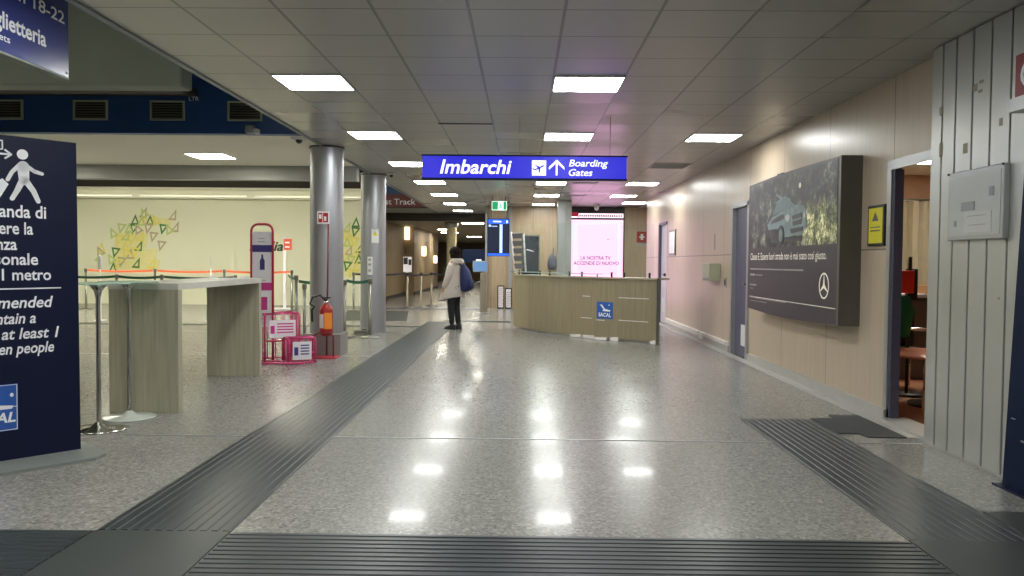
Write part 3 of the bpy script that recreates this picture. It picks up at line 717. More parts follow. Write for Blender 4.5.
# ------------------------------------------------------------------ belt stanchions
def make_stanchion(h, pm, hm, r=.028):
    t = thing('belt_stanchion', 'x', 'barrier post')
    MB().lathe([(0, 0), (.17, 0), (.172, .008), (.155, .022), (.05, .034), (.034, .045), (0, .045)], seg=32).build('base', M['post'], t)
    MB().lathe([(r, .04), (r, h-.08), (0, h-.08)], seg=18).build('post', pm, t)
    MB().lathe([(0, h), (r+.006, h), (r+.010, h-.01), (r+.010, h-.085), (r, h-.09)], seg=18).build('head', hm, t)
    return t
protos = {}
def stanchion(x, y, h, label, kind='dark', belt=None, bmat='green', group=None):
    key = (h, kind)
    if key not in protos:
        pm = {'dark': M['post'], 'light': M['postlight']}[kind]
        protos[key] = make_stanchion(h, pm, M['blackpl'] if kind == 'light' else M['post']); o = protos[key]
    else:
        o = copy_tree([protos[key]][0])
        for ch in list(o.children):
            if ch.name.startswith('belt'): bpy.data.objects.remove(ch)
    o.location = (x, y, 0); o['label'] = label; o['category'] = 'barrier post'
    if group: o['group'] = group
    if belt:
        a = Vector((x, y, h-.045)); b = Vector((belt[0], belt[1], h-.045)); n = (b-a).cross(Vector((0,0,1))).normalized()*.0015
        mb = MB(); k = 8; sag = .03
        top = []; bot = []
        for i in range(k+1):
            p = a.lerp(b, .03 + .94*i/k); p.z -= sag*4*(i/k)*(1-i/k); top.append(p+Vector((0,0,.026))); bot.append(p-Vector((0,0,.026)))
        for i in range(k): mb.poly([bot[i]-n, bot[i+1]-n, top[i+1]-n, top[i]-n], n*2)
        mb.build('belt', M[bmat], o)
    return o
G1 = 'green belt posts beyond the high counter'
stanchion(-2.61, 13.99, 1.03, 'dark belt post standing in front of the second round column', belt=(-3.02, 13.95))
stanchion(-3.04, 13.95, 1.0, 'belt post seen just right of the first round column, its green belt going left', belt=(-3.98, 14.4))
stanchion(-4.0, 14.4, 1.06, 'dark belt post left of the first round column', belt=(-4.9, 17.0))
stanchion(-3.68, 13.75, .93, 'shorter belt post with green head close left of the first round column')
stanchion(-4.45, 21.5, 1.02, 'belt post far back in the gap between the two columns', belt=(-3.24, 22.95), bmat='darkbelt')
s5 = stanchion(-3.23, 22.95, 1.0, 'belt post carrying a white notice, right of the second column', kind='light', belt=(-2.86, 23.1), bmat='darkbelt')
nt = thing('notice_sheet', 'white notice with dark picture fixed above a belt post in the passage', 'notice', (-3.23, 22.95, 1.0))
MB().box(-3.35, 22.93, 1.02, -3.11, 22.945, 1.45).box(-3.24, 22.945, .98, -3.22, 22.955, 1.05).build('sheet', M['sheet'], nt)
MB().box(-3.34, 22.925, 1.24, -3.22, 22.93, 1.43).box(-3.20, 22.925, 1.22, -3.12, 22.93, 1.38).build('picture', M['black'], nt)
stanchion(-2.87, 23.2, 1.0, 'middle belt post of the three left of the woman', kind='light', belt=(-2.72, 24.2), bmat='darkbelt')
stanchion(-2.70, 24.3, 1.0, 'belt post just left of the woman, its belt passing behind her', kind='light', belt=(-2.2, 25.2), bmat='darkbelt')
# green belt row and orange belt row
gx = (-9.6, -8.5, -7.55, -6.0)
for i, x in enumerate(gx):
    stanchion(x, 17.0, 1.0, ['green belt post hidden mostly by the blue totem', 'green belt post behind the left end of the high counter', 'green belt post behind the middle of the high counter', 'green belt post behind the right end of the high counter'][i], belt=(gx[i+1], 17.0) if i < 3 else None, bmat='green')
ox = (-11.3, -9.5, -7.7, -5.95)
for i, x in enumerate(ox):
    stanchion(x, 21.0, 1.07, ['orange belt post at the left end of the far row', 'second orange belt post of the far row', 'third orange belt post of the far row', 'orange belt post at the right end of the far row, beside the white pole'][i], belt=(ox[i+1], 21.0) if i < 3 else None, bmat='orangebelt')
for x, l in ((-9.0, 'thin white post rising above the green belt, left, near the totem'), (-6.63, 'thin white post rising above the belts behind the counter top')):
    t = thing('sign_post', l, 'post', (x, 17.3, 0))
    MB().lathe([(0, 0), (.12, 0), (.12, .015), (.014, .02), (.014, 1.15), (0, 1.15)], (x, 17.3, 0), 16).build('pole', M['whitepl'], t)
    w_ = .045 if x < -8 else .012
    MB().lathe([(.014, 1.10), (w_, 1.13), (w_, 1.37), (.01, 1.41), (0, 1.41)], (x, 17.3, 0), 16).build('tip', M['whitepl'], t)
# coiled cable next to the front stanchion
mb = MB(); pts = []
for i in range(60):
    a_ = 2*PI*i/18; r_ = .13 + .01*math.sin(i*.9); pts.append((-2.86+r_*math.cos(a_), 14.55+r_*math.sin(a_), .014+.024*(i/18)))
mb.tube(pts, .013, 8); tag(mb.build('cable_coil', M['post']), 'dark coil of cable lying at the foot of the second column', 'cable')

# ------------------------------------------------------------------ fast track fascia
struct('wall_passage_fascia', MB().box(-4.6, 24.6, ZC, -2.83, 24.75, 4.2), M['blue_fascia'])
t = thing('fascia_sign', 'dark red sign reading Fast Track above the passage at left', 'sign', (-3.6, 24.55, 2.95))
MB().box(-4.6, 24.54, 2.94, -2.85, 24.6, 3.33).build('panel', M['darkred'], t)
text('Fast Track', .17, (-3.22, 24.54, 3.03), EX, EZ, M['white'], parent=t, anchor='r', width=1.15, bold=.01)

# sconces
for x, y, z, s, l in ((-4.54, 31.93, 2.41, 1, 'glowing rectangular wall sconce, highest and nearest in the brown passage'), (-4.18, 34.6, 1.75, .8, 'glowing wall sconce lower down, second in the brown passage'), (-4.18, 39.2, 1.42, .7, 'smallest glowing wall sconce beside the woman\'s head')):
    t = thing('wall_sconce', l, 'lamp', (x, y, z))
    MB().box(x-.13*s, y-.10, z-.25*s, x+.13*s, y, z+.25*s, bev=.02).build('shade', M['sconce'], t)
    MB().box(x-.10*s, y, z-.08, x+.02, y+.07, z+.08).build('bracket', M['post'], t)
t = thing('information_board', 'dark blue board far beyond the tablet stand', 'sign', (-1.74, 30, 1.5))
MB().box(-2.2, 30, 1.30, -1.3, 30.06, 1.78).build('panel', M['blue'], t)
for x in (-2.15, -1.4): MB().box(x, 30.01, 0, x+.05, 30.05, 1.30).build('post', M['post'], t)
MB().box(-1.7, 29.99, 1.36, -1.5, 30, 1.42).build('print', M['white'], t)

# ------------------------------------------------------------------ pink bag sizer
t = thing('bag_sizer', 'pink tubular cabin bag sizer with an arched poster frame', 'bag sizer', (-3.2, 10.4, 0))
def rail(mb, pts, r=.014): mb.tube(pts, r, 8)
# arched poster frame
x0, x1, yb = -3.505, -3.225, 10.52
pts = [(x0, yb, .02), (x0, yb, 1.70)] + [(x0+.09-.09*math.cos(a_), yb, 1.70+.09*math.sin(a_)) for a_ in (PI/8, PI/4, 3*PI/8, PI/2)] + \
      [(x1-.09+.09*math.cos(a_), yb, 1.70+.09*math.sin(a_)) for a_ in (PI/2, 3*PI/8, PI/4, PI/8)] + [(x1, yb, 1.70), (x1, yb, .02)]
mb = MB(); rail(mb, pts, .016); mb.build('poster_frame', M['redtube'], t)
pp = MB().box(x0+.016, yb-.008, .46, x1-.016, yb+.008, 1.69).build('poster', M['sheet'], t)
yp = yb-.008
plate((x0+.016, yp, 1.43), EX, EZ, .258, .09).build('navy_band', M['navyprint'], pp)
text('CABIN BAG', .022, (x0+.145, yp-.002, 1.475), EX, EZ, M['sheet'], parent=pp, anchor='c', width=.19, bold=.01) if False else None
bt = MB(); bx = x0+.145
bt.poly([(bx-.032, yp, 1.20), (bx+.032, yp, 1.20), (bx+.032, yp, 1.32), (bx+.014, yp, 1.35), (bx+.010, yp, 1.40), (bx-.010, yp, 1.40), (bx-.014, yp, 1.35), (bx-.032, yp, 1.32)], (0,-.002,0)); bt.build('bottle_print', M['navyprint'], pp)
lm = MB()
for dx, dz, w_ in ((-.06, 1.56, .1), (-.05, 1.60, .08), (-.02, 1.51, .09), (-.03, 1.06, .08), (-.05, 1.09, .03), (-.06, .56, .09), (-.06, .60, .12)): lm.box(bx+dx, yp-.002, dz, bx+dx+w_, yp, dz+.008)
lm.build('small_print', M['greytext'], pp)
plate((x0+.016, yp, .935), EX, EZ, .258, .10, .003).build('pink_band', M['pinkprint'], pp)
plate((bx-.02, yp, .68), EX, EZ, .085, .17).build('bag_print', M['pinkprint'], pp)
# baskets
def basket(cx, cy, w_, d_, h_, ang, pt, z0=.02):
    Rm = Matrix.Translation((cx, cy, 0)) @ Matrix.Rotation(ang, 4, 'Z')
    def W(x, y, z): return Rm @ Vector((x, y, z))
    mb = MB(); r = .05
    for sx in (-1, 1):
        X = sx*w_/2
        pts = [W(X, -d_/2, z0), W(X, -d_/2, h_-r)] + [W(X, -d_/2+r-r*math.cos(a_), h_-r+r*math.sin(a_)) for a_ in (PI/6, PI/3, PI/2)] + \
              [W(X, d_/2-r+r*math.cos(a_), h_-r+r*math.sin(a_)) for a_ in (PI/2, PI/3, PI/6)] + [W(X, d_/2, h_-r), W(X, d_/2, z0)]
        rail(mb, pts)
        rail(mb, [W(X, -d_/2, z0), W(X, d_/2, z0)])
    for y, z in ((-d_/2, z0), (d_/2, z0), (-d_/2+r, h_), (d_/2-r, h_), (-d_/2, h_*.45)): rail(mb, [W(-w_/2, y, z), W(w_/2, y, z)], .012)
    for k in range(1, 4):
        for y in (-d_/2, d_/2): rail(mb, [W(-w_/2+w_*k/4, y, z0), W(-w_/2+w_*k/4, y, h_-r*.3)], .008)
    for k in range(1, 3):
        for X in (-w_/2, w_/2): rail(mb, [W(X, -d_/2+d_*k/3, z0), W(X, -d_/2+d_*k/3, h_)], .008)
    bk = mb.build('basket', M['pink'], t)
    pl = MB(); a0, a1 = -w_/2+.05, w_/2-.05
    ff = -d_/2-.014
    pl.poly([W(a0, ff, pt[0]), W(a1, ff, pt[0]), W(a1, ff, pt[1]), W(a0, ff, pt[1])], Rm.to_3x3() @ Vector((0,.006,0)))
    pl.build('plate', M['sheet'], bk)
    Rr = Rm.to_3x3() @ Vector((1,0,0))
    q = MB(); n3 = Rm.to_3x3() @ Vector((0,-.002,0)); hh = pt[1]-pt[0]
    for k in range(4): 
        zz = pt[0]+hh*(.28+.16*k); q.poly([W(a0+.10, ff, zz), W(a1-.03, ff, zz), W(a1-.03, ff, zz+hh*.07), W(a0+.10, ff, zz+hh*.07)], n3)
    q.poly([W(a0+.02, ff, pt[0]+hh*.25), W(a0+.07, ff, pt[0]+hh*.25), W(a0+.07, ff, pt[0]+hh*.7), W(a0+.02, ff, pt[0]+hh*.7)], n3)
    q.build('print', M['navyprint'] if h_ < .4 else M['pinkprint'], bk)
basket(-3.20, 10.70, .44, .40, .63, .5, (.32, .55))
basket(-2.87, 10.48, .34, .28, .33, .5, (.06, .29))
MB().tube([(-3.46, 10.2, .02), (-3.46, 10.95, .02)], .014, 8).tube([(-3.46, 10.2, .02), (-2.75, 10.28, .02)], .014, 8).build('floor_rail', M['pink'], t)

# ------------------------------------------------------------------ extinguisher
t = thing('fire_extinguisher', 'red fire extinguisher with orange label hung before the first column', 'fire extinguisher', (-2.665, 11.08, 0))
MB().lathe([(0, .30), (.06, .30), (.088, .33), (.09, .36), (.09, .64), (.075, .70), (.035, .735), (.03, .76), (0, .76)], (-2.665, 11.08, 0), 28).build('cylinder', M['red'], t)
MB().lathe([(0, .80), (.022, .80), (.028, .755), (.028, .74), (0, .74)], (-2.665, 11.08, 0), 16).build('valve', M['chrome'], t)
MB().box(-2.68, 11.0, .80, -2.655, 11.12, .812).box(-2.70, 11.03, .815, -2.60, 11.07, .83).build('handle', M['black'], t)
MB().tube([(-2.67, 11.06, .78), (-2.74, 11.02, .86), (-2.83, 10.98, .83), (-2.86, 10.97, .74), (-2.80, 10.97, .70), (-2.84, 10.98, .66), (-2.835, 10.99, .50)], .016, 8).build('hose', M['black'], t)
def arc_label(a0, a1, z0, z1, m, nm):
    mb = MB(); n = 8; r = .0915
    for k in range(n):
        A = a0+(a1-a0)*k/n; B = a0+(a1-a0)*(k+1)/n
        mb.poly([(-2.665+r*math.cos(A), 11.08+r*math.sin(A), z0), (-2.665+r*math.cos(B), 11.08+r*math.sin(B), z0), (-2.665+r*math.cos(B), 11.08+r*math.sin(B), z1), (-2.665+r*math.cos(A), 11.08+r*math.sin(A), z1)])
    mb.build(nm, m, t)
arc_label(-PI*.88, -PI*.56, .41, .60, M['whitepl'], 'white_label'); arc_label(-PI*.53, -PI*.12, .40, .62, M['orange'], 'orange_label')
t = thing('extinguisher_stand', 'dark red tubular stand with a tall pole carrying the extinguisher sign', 'stand', (-2.68, 11.15, 0))
pts = [(-2.83, 11.0, .02), (-2.83, 11.0, .26), (-2.80, 11.0, .32), (-2.74, 11.0, .345), (-2.60, 11.0, .345), (-2.55, 11.0, .30), (-2.55, 11.0, .02)]
MB().tube(pts, .012, 8).tube([(-2.69, 11.2, .02), (-2.665, 11.2, 1.98)], .012, 8).build('tube_frame', M['darkred'], t)
MB().box(-2.86, 10.93, 0, -2.50, 11.25, .02, bev=.005).build('base_plate', M['redtube'], t)
MB().box(-2.70, 11.19, .36, -2.63, 11.215, .50).build('hook', M['darkred'], t)
sp_ = MB().box(-2.815, 11.175, 1.83, -2.65, 11.182, 2.0).build('sign_plate', M['whitepl'], t)
MB().box(-2.80, 11.172, 1.85, -2.745, 11.175, 1.98).box(-2.735, 11.172, 1.85, -2.665, 11.175, 1.98).build('symbol', M['red'], sp_)
MB().box(-2.79, 11.170, 1.90, -2.755, 11.172, 1.96).box(-2.72, 11.170, 1.87, -2.69, 11.172, 1.93).build('symbol_mark', M['whitepl'], sp_)
# notice + switch on column 2
t = thing('column_notice', 'small white notice with a yellow triangle on the second column', 'notice', (-2.64, 14.97, 1.78))
A = -PI*.40
nx, ny = math.cos(A), math.sin(A); px, py = -2.78+.236*nx, 15.2+.236*ny
Rr = Vector((-ny, nx, 0)); Oo = Vector((px, py, 1.66)) + Vector((nx, ny, 0))*.004
plate(Oo - Rr*.065, Rr, EZ, .13, .25, .003).build('sheet', M['whitepl'], t)
tq = MB(); 
q0 = Oo + Vector((nx, ny, 0))*.003
tq.poly([q0-Rr*.05+Vector((0,0,.13)), q0+Rr*.05+Vector((0,0,.13)), q0+Vector((0,0,.215))], Vector((nx, ny, 0))*.001); tq.build('triangle', M['yellow'], t)
t = thing('switch_box', 'white switch box on the second column', 'switch', (-2.80, 14.96, 1.07))
MB().box(-2.84, 14.925, 1.07, -2.75, 14.97, 1.40, bev=.006).build('housing', M['whitepl'], t)
for z in (1.13, 1.24, 1.33): MB().box(-2.82, 14.918, z, -2.77, 14.925, z+.04).build('button', M['beam'], t)

# ------------------------------------------------------------------ reception desk
def ribbon(pts, z0, z1, th):
    """vertical sheet following plan points, th thick towards the back"""
    mb = MB(); n = len(pts); P = [Vector((p[0], p[1], 0)) for p in pts]; offs = []
    for i in range(n):
        d = (P[min(i+1,n-1)]-P[max(i-1,0)]).normalized(); offs.append(Vector((-d.y, d.x, 0))*th)
    for i in range(n-1):
        a, b, c, d = P[i], P[i+1], P[i+1]+offs[i+1], P[i]+offs[i]
        vs = [mb.bm.verts.new(v+Vector((0,0,z))) for z in (z0, z1) for v in (a, b, c, d)]
        for q in ((0,1,5,4), (1,2,6,5), (2,3,7,6), (3,0,4,7), (0,3,2,1), (4,5,6,7)): mb.bm.faces.new([vs[k] for k in q])
    return mb
DA, DB, DC = (-.17, 16.4), (.87, 14.56), (2.19, 13.28)
plan = [(-.17, 16.4), (.13, 15.70), (.48, 15.08), (.87, 14.56), (1.28, 14.10), (1.72, 13.68), (2.19, 13.28)]
t = thing('reception_desk', 'curved olive wood reception desk with glass screens in front of the pink screen', 'desk', (1.0, 14.6, 0))
ribbon(plan, .05, 1.06, .05).build('front_panel', M['desk'], t)
ribbon([(p[0]+.05, p[1]+.06) for p in plan], 0, .05, .05).build('plinth', M['ledge'], t)
MB().poly([(2.19, 13.28, .0), (2.22, 13.31, 0), (2.34, 15.0, 0), (2.30, 15.0, 0)], (0,0,1.06)).build('side_panel', M['desk'], t)
MB().poly([(2.185, 13.25, 0), (2.235, 13.25, 0), (2.235, 13.30, 0), (2.185, 13.30, 0)], (0,0,1.09)).build('corner_post', M['post'], t)
ribbon([(p[0]-.015, p[1]-.02) for p in plan], 1.06, 1.085, .42).build('countertop', mat('counter_edge', (.42, .38, .28), .25), t)
ins = MB()
def seg_on(f0, f1, z):
    # thin metal inlay on the right half of the front
    for i in range(3, 6):
        a = Vector((*plan[i], 0)); b = Vector((*plan[i+1], 0)); d = (b-a).normalized(); nrm = Vector((d.y, -d.x, 0))
        L0 = (i-3)/3; L1 = (i-2)/3
        s0, s1 = max(f0, L0), min(f1, L1)
        if s1 <= s0: continue
        p = a.lerp(b, (s0-L0)*3) + nrm*.001; q = a.lerp(b, (s1-L0)*3) + nrm*.001
        ins.poly([p+Vector((0,0,z)), q+Vector((0,0,z)), q+Vector((0,0,z+.012)), p+Vector((0,0,z+.012))], nrm*.003)
for f0, f1, z in ((.16, .26, .74), (.60, .92, .74), (.14, .28, .36), (.34, .44, .34), (.60, .92, .36)): seg_on(f0, f1, z)
ins.build('metal_inlay', M['trunk'], t)
chips = MB(); rc = random.Random(3)
for i in range(2, 6):
    a = Vector((*plan[i], 0)); b = Vector((*plan[i+1], 0)); d = (b-a).normalized(); nrm = Vector((d.y, -d.x, 0)); x = 0
    while x < (b-a).length-.05:
        w_ = rc.uniform(.06, .3); w_ = min(w_, (b-a).length-x)
        if rc.random() < (.4 if i < 3 else .75):
            p = a + d*x + nrm*.003; q = p + d*w_; h0 = rc.uniform(.05, .08)
            chips.poly([p+Vector((0,0,.006)), q+Vector((0,0,.006)), q+Vector((0,0,h0)), p+Vector((0,0,rc.uniform(.045,.075)))], nrm*.003)
        x += w_ + rc.uniform(.02, .08)
chips.build('worn_white_edge', M['ledge'], t)
# logo plate on the front
a = Vector((1.28, 14.10, 0)); b = Vector((1.72, 13.68, 0)); d = (b-a).normalized(); nr = Vector((d.y, -d.x, 0))
Lo = a + d*.03 + nr*.004 + Vector((0,0,.375))
lp = plate(Lo, d, EZ, .34, .285, .003).build('logo_plate', M['logo_blue'], t)
Lq = Lo + nr*.003
def LP(u, v): return Lq + d*u + Vector((0,0,v))
wm = MB(); wm.poly([LP(.06, .24), LP(.11, .24), LP(.17, .17), LP(.30, .145), LP(.27, .125), LP(.12, .13), LP(.14, .16)], nr*.001)
wm.poly([LP(.26+.013*math.cos(k*PI/6), .235+.013*math.sin(k*PI/6)) for k in range(12)], nr*.001)
wm.build('logo_mark', M['white'], lp)
text('SACAL', .065, LP(.17, .035), d, EZ, M['white'], parent=lp, anchor='c', width=.27, bold=.03, ext=.001)
# glass screens + clips
def pane(p, q, z0, z1, nm='glass_screen'):
    p = Vector((*p, 0)); q = Vector((*q, 0)); dd = (q-p).normalized(); n = Vector((-dd.y, dd.x, 0))*.008
    g = MB().poly([p+Vector((0,0,z0)), q+Vector((0,0,z0)), q+Vector((0,0,z1)), p+Vector((0,0,z1))], n).build(nm, M['glass'], t)
    for s_ in (.12, .88):
        c = p.lerp(q, s_); MB().box(c.x-.015, c.y-.03, z0-.05, c.x+.015, c.y+.03, z0+.05).build('clip', M['blackpl'], g)
pane((-.12, 16.35), (.40, 15.27), 1.12, 2.06)
pane((.46, 15.20), (.90, 14.60), 1.12, 2.04)
pane((.98, 14.48), (1.60, 13.86), 1.12, 1.99)
pane((1.66, 13.82), (2.15, 13.38), 1.12, 1.97)
ribbon([(p[0]-.06, p[1]-.07) for p in plan[:5]], 1.13, 1.142, .25).build('glass_shelf', M['glassgreen'], t)
for i in (0, 2, 4):
    MB().tube([(plan[i][0]+.02, plan[i][1]+.03, 1.085), (plan[i][0]+.02, plan[i][1]+.03, 1.13)], .012, 8).build('shelf_spacer', M['chrome'], t)
# brochure rack on the desk
t = thing('leaflet_rack', 'tall white framed leaflet rack leaning at the left end of the desk', 'rack', (0, 16.1, 1.142))
MB().tube([(-.15, 16.15, 1.145), (-.22, 16.35, 1.93)], .018, 8).tube([(.07, 15.95, 1.145), (.02, 16.15, 1.90)], .018, 8).tube([(-.22, 16.35, 1.90), (.02, 16.15, 1.88)], .014, 8).build('frame', M['sheet'], t)
mb = MB()
for z in (1.2, 1.35, 1.5, 1.65, 1.8): 
    k = (z-1.14)/.78; mb.poly([(-.15-.07*k, 16.15+.2*k, z), (.07-.05*k, 15.95+.2*k, z), (.07-.05*k, 15.95+.2*k, z+.10), (-.15-.07*k, 16.15+.2*k, z+.10)], (0, .02, 0))
mb.build('pocket', mat('dark_leaflets', (.12, .12, .13), .5, var=.4, scale=20), t)

# ------------------------------------------------------------------ back wall things
t = thing('illuminated_advert', 'large glowing pink-white screen with grey words behind the desk', 'screen', (2.1, 23.5, 0))
MB().box(1.27, 23.45, 0, 2.92, 23.595, ZC-.01).build('casing', M['black'], t)
MB().box(1.33, 23.43, .10, 2.88, 23.45, 2.56).build('screen', M['lightbox'], t)  # lower part, hidden by the desk, added to cast more pink around
MB().box(1.60, 23.43, 2.615, 2.88, 23.45, 2.74).build('header', M['lbhead'], t)
MB().box(1.30, 23.43, 2.66, 1.58, 23.45, 2.78).build('red_header', mat('header_red', (.55, .02, .06), .4), t)
MB().box(1.32, 23.425, 2.61, 1.58, 23.43, 2.65).build('white_header_strip', M['lbhead'], t)
MB().box(1.345, 23.42, 1.0, 1.40, 23.43, 2.5).build('dark_edge', M['frameviolet'], t)
q = MB()
for i in range(20):
    q.box(1.62+i*.062, 23.42, 2.645, 1.62+i*.062+.04, 23.43, 2.695)
q.build('header_print', M['lbtext'], t)
text('LA NOSTRA TV', .10, (2.10, 23.43, 1.42), EX, EZ, M['lbtext'], parent=t, anchor='c', width=.86, bold=.02, ext=.008)
text('ACCENDE DI NUOVO', .10, (2.12, 23.43, 1.27), EX, EZ, M['lbtext'], parent=t, anchor='c', width=1.3, bold=.02, ext=.008)
MB().ball((2.45, 23.43, 2.0), .018).build('button', M['lbtext'], t)
dome2 = thing('security_camera', 'white dome camera on the ceiling before the pink screen', 'camera', (2.04, 22.6, ZC))
MB().lathe([(0, 0), (.08, 0), (.08, -.06), (0, -.06)], (2.04, 22.6, ZC), 20).build('base', M['whitepl'], dome2)
MB().ball((2.04, 22.6, ZC-.09), .07).build('dome', M['whitepl'], dome2)
t = thing('metal_pillar', 'pale grey metal pillar left of the pink screen', 'pillar', (1.06, 21.0, 0))
MB().box(.90, 21.0, 0, 1.10, 21.25, ZC, bev=.01).build('light_face', M['alu'], t)
MB().box(1.10, 21.05, 0, 1.26, 21.25, ZC).build('dark_face', M['beam'], t)
t = thing('wall_poster', 'dark blue poster on the wood wall behind the desk glass', 'poster', (.23, 23.57, .9))
MB().box(.0, 23.57, .9, .47, 23.6, 2.08).build('sheet', M['blue'], t)
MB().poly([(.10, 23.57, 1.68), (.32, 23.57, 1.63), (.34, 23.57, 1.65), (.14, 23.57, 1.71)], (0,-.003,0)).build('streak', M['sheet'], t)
MB().box(-.03, 23.565, .87, .0, 23.6, 2.11).box(.47, 23.565, .87, .50, 23.6, 2.11).box(-.03, 23.565, 2.08, .5, 23.6, 2.11).build('frame', M['post'], t)
t = thing('hanging_bag', 'dark purplish bag hanging on the wood wall by the metal pillar', 'bag', (.93, 23.5, 1.4))
MB().loft([(.86, 23.53, 1.12, .10, .05), (.86, 23.52, 1.25, .14, .07), (.87, 23.53, 1.45, .11, .06), (.88, 23.55, 1.58, .03, .03)], 16).build('body', M['frameviolet'], t)
MB().tube([(.88, 23.56, 1.57), (.90, 23.59, 1.75)], .01, 6).build('strap', M['black'], t)
t = thing('fire_alarm', 'red fire alarm box on the wood wall right of the pink screen', 'alarm', (3.43, 23.6, 2.08))
MB().box(3.29, 23.55, 1.93, 3.57, 23.6, 2.24, bev=.01).build('housing', M['red'], t)
MB().box(3.40, 23.545, 2.0, 3.47, 23.55, 2.17).box(3.36, 23.545, 2.06, 3.51, 23.55, 2.10).build('mark', M['whitepl'], t)
t = thing('wall_plate', 'pale strip plate under the fire alarm', 'plate', (3.43, 23.6, 1.85))
MB().box(3.28, 23.58, 1.84, 3.60, 23.6, 1.89).build('body', M['beam'], t)
tag(MB().box(2.42, 23.595, 2.42, 2.43, 23.6, 2.43).build('screw', M['black']), 'x', 'x') if False else None

# flight information display
t = thing('flight_display', 'blue framed hanging flight information display left of the desk', 'display', (-.59, 20, 1.5))
MB().box(-.86, 20.0, 1.47, -.32, 20.12, 2.39, bev=.006).build('casing', M['blue'], t)
MB().box(-.84, 19.99, 2.26, -.34, 20.0, 2.37).build('header', M['fidsblue'], t)
MB().box(-.85, 19.99, 1.48, -.33, 20.0, 1.54).build('footer', M['fidsblue'], t)
MB().box(-.84, 19.99, 1.55, -.56, 20.0, 2.25).build('screen', M['fidsdark'], t)
MB().box(-.49, 19.99, 1.55, -.34, 20.0, 2.25).build('screen', M['fidsdark'], t)
MB().box(-.56, 19.985, 1.55, -.49, 20.0, 2.25).build('pale_strip', M['fidslight'], t)
MB().box(-.72, 19.985, 2.30, -.52, 19.99, 2.33).box(-.40, 19.985, 2.28, -.36, 19.99, 2.34).build('header_print', M['signwhite'], t)
MB().box(-.83, 19.985, 2.19, -.77, 19.99, 2.24).box(-.76, 19.985, 2.19, -.62, 19.99, 2.21).build('screen_print', M['fidslight'], t)
for x in (-.75, -.43): MB().tube([(x, 20.06, 2.39), (x, 20.06, ZC)], .012, 8).build('hanger', M['alu'], t)
# exit sign
t = thing('exit_sign', 'small green and white running man exit sign above the flight display', 'sign', (-.53, 18.5, 2.6))
MB().box(-.70, 18.5, 2.50, -.36, 18.56, 2.70, bev=.004).build('panel', M['exit'], t)
em = MB(); yy = 18.499
em.box(-.69, yy, 2.51, -.56, 18.5, 2.69).box(-.44, yy, 2.51, -.37, 18.5, 2.69).build('green_fields', M['exitgreen'], t)
em = MB(); em.box(-.515, yy, 2.56, -.495, 18.5, 2.64); em.ball((-.503, 18.499, 2.66), .012, sy=.1); em.box(-.535, yy, 2.53, -.515, 18.5, 2.58).box(-.495, yy, 2.53, -.475, 18.5, 2.58).box(-.54, yy, 2.61, -.47, 18.5, 2.625)
em.build('running_man', M['exitgreen'], t)
MB().tube([(-.53, 18.53, 2.70), (-.53, 18.53, ZC)], .01, 6).build('hanger', M['alu'], t)

# tablet stand
t = thing('tablet_stand', 'slanted metal stand with a pale blue tablet behind the woman', 'kiosk', (-1.0, 21, 0))
MB().box(-1.08, 20.96, .02, -.92, 21.04, 1.05, bev=.01).build('column', M['postlight'], t)
MB().box(-1.17, 20.85, 0, -.83, 21.15, .02).build('base', M['alu'], t)
MB().box(-1.27, 20.95, 1.07, -.88, 20.99, 1.35, bev=.006).build('tablet', M['alu'], t)
MB().box(-1.25, 20.945, 1.09, -.90, 20.95, 1.33).build('screen', M['cyan'], t)
MB().tube([(-1.0, 21, 1.03), (-1.04, 20.98, 1.1)], .03, 8).tube([(-1.02, 20.97, .85), (-1.25, 20.97, .74)], .015, 8).build('arm', M['post'], t)
# framed stands with dotted mesh
def mesh_stand(x, h, l):
    t = thing('mesh_stand', l, 'stand', (x, 23.2, 0))
    w_ = .095; mb = MB()
    mb.box(x-w_, 23.17, 0, x-w_+.025, 23.2, h).box(x+w_-.025, 23.17, 0, x+w_, 23.2, h).box(x-w_, 23.17, h-.03, x+w_, 23.2, h).box(x-w_, 23.17, 0, x+w_, 23.2, .04)
    mb.box(x-w_, 23.2, 0, x+w_, 23.4, .02).build('frame', M['black'], t)
    pn = MB().box(x-w_+.025, 23.18, .04, x+w_-.025, 23.195, h-.03).build('panel', M['sheet'], t)
    q = MB(); nz = int((h-.1)/.055)
    for j in range(nz):
        for i in range(3):
            X = x-.05+.04*i+(.015 if j % 2 else 0); Z = .07+j*.055
            q.box(X, 23.178, Z, X+.018, 23.18, Z+.025)
    q.build('dots', M['red'] if h > .6 else M['darkred'], pn)
mesh_stand(-.60, .66, 'taller black framed stand with red dotted mesh by the desk')
mesh_stand(-.385, .59, 'lower black framed stand with dotted mesh touching the taller one')

